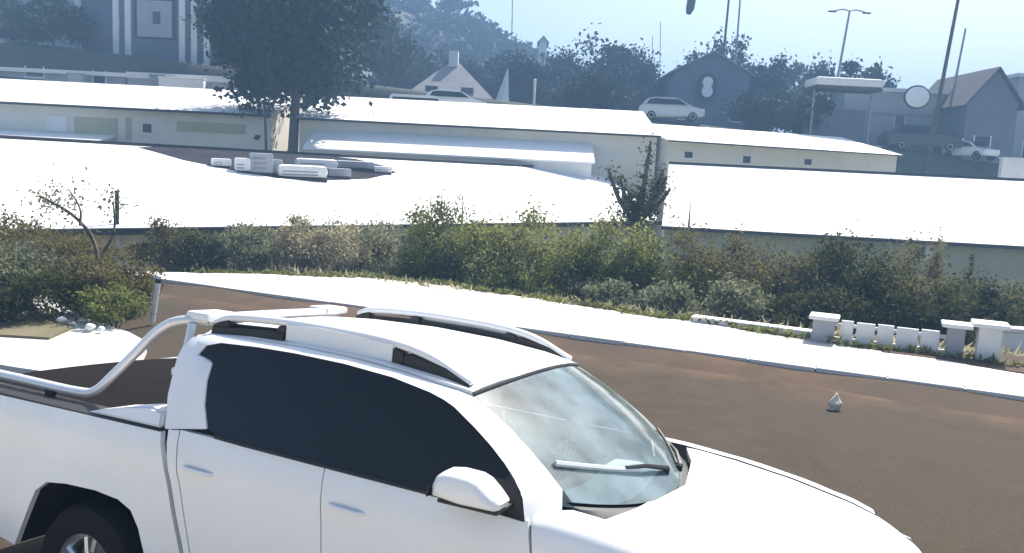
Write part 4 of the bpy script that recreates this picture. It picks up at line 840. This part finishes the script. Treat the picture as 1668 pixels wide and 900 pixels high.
link('crown', leaf_mesh('crown', np.array(c), .08, L['grey']), None, t)
for px, py, y, r, lab in ((188, 488, 13.2, .12, 'pale rock among the brown bushes on the island'), (148, 556, 11.9, .07, 'small white stone at the front edge of the island'), (166, 558, 11.85, .05, 'smaller white stone beside its twin on the island'), (100, 530, 12.3, .07, 'pale stone under the dark bush on the island')):
    p = at(px, py, y); bm = bmesh.new(); bmesh.ops.create_icosphere(bm, subdivisions=2, radius=r)
    for v in bm.verts: v.co = v.co*(1+.2*math.sin(v.co.x*40+px)*math.cos(v.co.y*33)); v.co.z *= .75
    tag(fin(bm, 'rock', M['matt_white'], None, 60, (p.x, p.y, -.05+r*.55)), lab, 'rock', 'stones on the island')
p = at(248, 524, 13.4); t = thing('marker_stake', 'leaning white marker stake at the right tip of the island', 'stake', (p.x, p.y, -.2)); tube('shaft', [(0, 0, 0), (.12, 0, .78)], [.05, .045], M['wallw'], t, 8); tube('band', [(.10, 0, .66), (.112, 0, .73)], .052, M['black'], t, 8)

# ---------------------------------------------------------------- trees further off
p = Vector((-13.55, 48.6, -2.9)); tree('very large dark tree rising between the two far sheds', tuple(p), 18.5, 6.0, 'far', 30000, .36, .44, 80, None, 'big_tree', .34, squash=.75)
TR = [(395, -20, 66, 4.2, 'far', 'dense dark tree filling the top behind the big tree, left side'), (590, -10, 72, 5.0, 'far2', 'tall tree on the slope right of the big tree'), (520, 40, 62, 3.4, 'far', 'dark tree right behind the big trunk'), (20, -10, 66, 4.0, 'far2', 'olive tree in the top left corner'), (90, 30, 61, 2.6, 'far', 'dark bushy tree left of the blue grey house'),
      (660, 60, 84, 4.0, 'far2', 'pale tree on the slope above the hipped roof house'), (740, 95, 86, 4.2, 'far', 'dark tree behind the chimney house'), (812, 78, 88, 4.0, 'far', 'dark tree below the hill mast'), (860, 85, 78, 3.6, 'far', 'dark tree behind the narrow pale post'), (915, 72, 84, 3.8, 'far2', 'olive tree left of the domed tree'), (992, 62, 82, 4.4, 'far', 'broad domed tree at mid skyline'),
      (1040, 100, 78, 3.0, 'far', 'low dark tree left of the silver car'), (960, 112, 68, 3.2, 'far', 'dark tree right behind the far shed, left of the silver car'), (1130, 72, 84, 3.4, 'far', 'dark tree behind the gabled house, left one'), (1178, 64, 86, 3.8, 'far', 'tallest tree behind the gabled house with the oval sign'), (1250, 84, 76, 3.0, 'far', 'dark green tree right of the gabled house'), (1240, 140, 66, 2.8, 'far', 'lower dark tree right of the oval sign'),
      (1308, 92, 88, 3.0, 'far2', 'pale olive tree between the lamp and the gabled house'), (1352, 100, 72, 3.2, 'far', 'dark tree left behind the white canopy'), (1402, 96, 74, 2.6, 'far', 'dark tree right behind the white canopy'), (1300, 150, 63, 2.4, 'far', 'dark bush like tree left of the white canopy')]
for px, ty, y, r, lf, lab in TR:
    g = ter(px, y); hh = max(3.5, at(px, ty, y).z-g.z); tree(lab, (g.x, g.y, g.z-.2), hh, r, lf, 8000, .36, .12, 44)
p = at(740, 10, 158); g = terrain_z(p.x, 158); tree('flat topped tree on the hill skyline', (p.x, 158, g-.3), max(5, p.z-g+1.5), 4.0, 'far', 1800, .6, .6, 20, 'trees on the hill skyline')
# wood that covers the hill: one mass
pts = []
while len(pts) < 66000:
    cx, cyy = random.uniform(-95, 75), random.uniform(84, 176); r = random.uniform(1.6, 3.8); z = terrain_z(cx, cyy); k = 70
    q = rng.normal(size=(k, 3)); q /= np.linalg.norm(q, axis=1)[:, None]; q *= rng.uniform(.6, 1.05, (k, 1))*r; q[:, 2] = np.abs(q[:, 2])*.9
    pts += list(q + np.array((cx, cyy, z)))
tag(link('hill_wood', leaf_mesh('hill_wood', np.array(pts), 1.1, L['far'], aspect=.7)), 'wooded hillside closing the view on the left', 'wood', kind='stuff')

# ---------------------------------------------------------------- haze
bm = bmesh.new(); bx(bm, (-430, -45, -5.5), (530, 650, 62)); hz_ = fin(bm, 'haze', None)
hm = bpy.data.materials.new('haze'); hm.use_nodes = True; hn = hm.node_tree.nodes; hn.remove(hn['Principled BSDF'])
pv_ = hn.new('ShaderNodeVolumePrincipled'); pv_.inputs['Color'].default_value = (.38, .64, 1, 1); pv_.inputs['Density'].default_value = .0033
hm.node_tree.links.new(pv_.outputs[0], hn['Material Output'].inputs['Volume']); hz_.data.materials.append(hm); hz_['kind'] = 'stuff'; hz_['label'] = 'thin blue haze over the whole place'
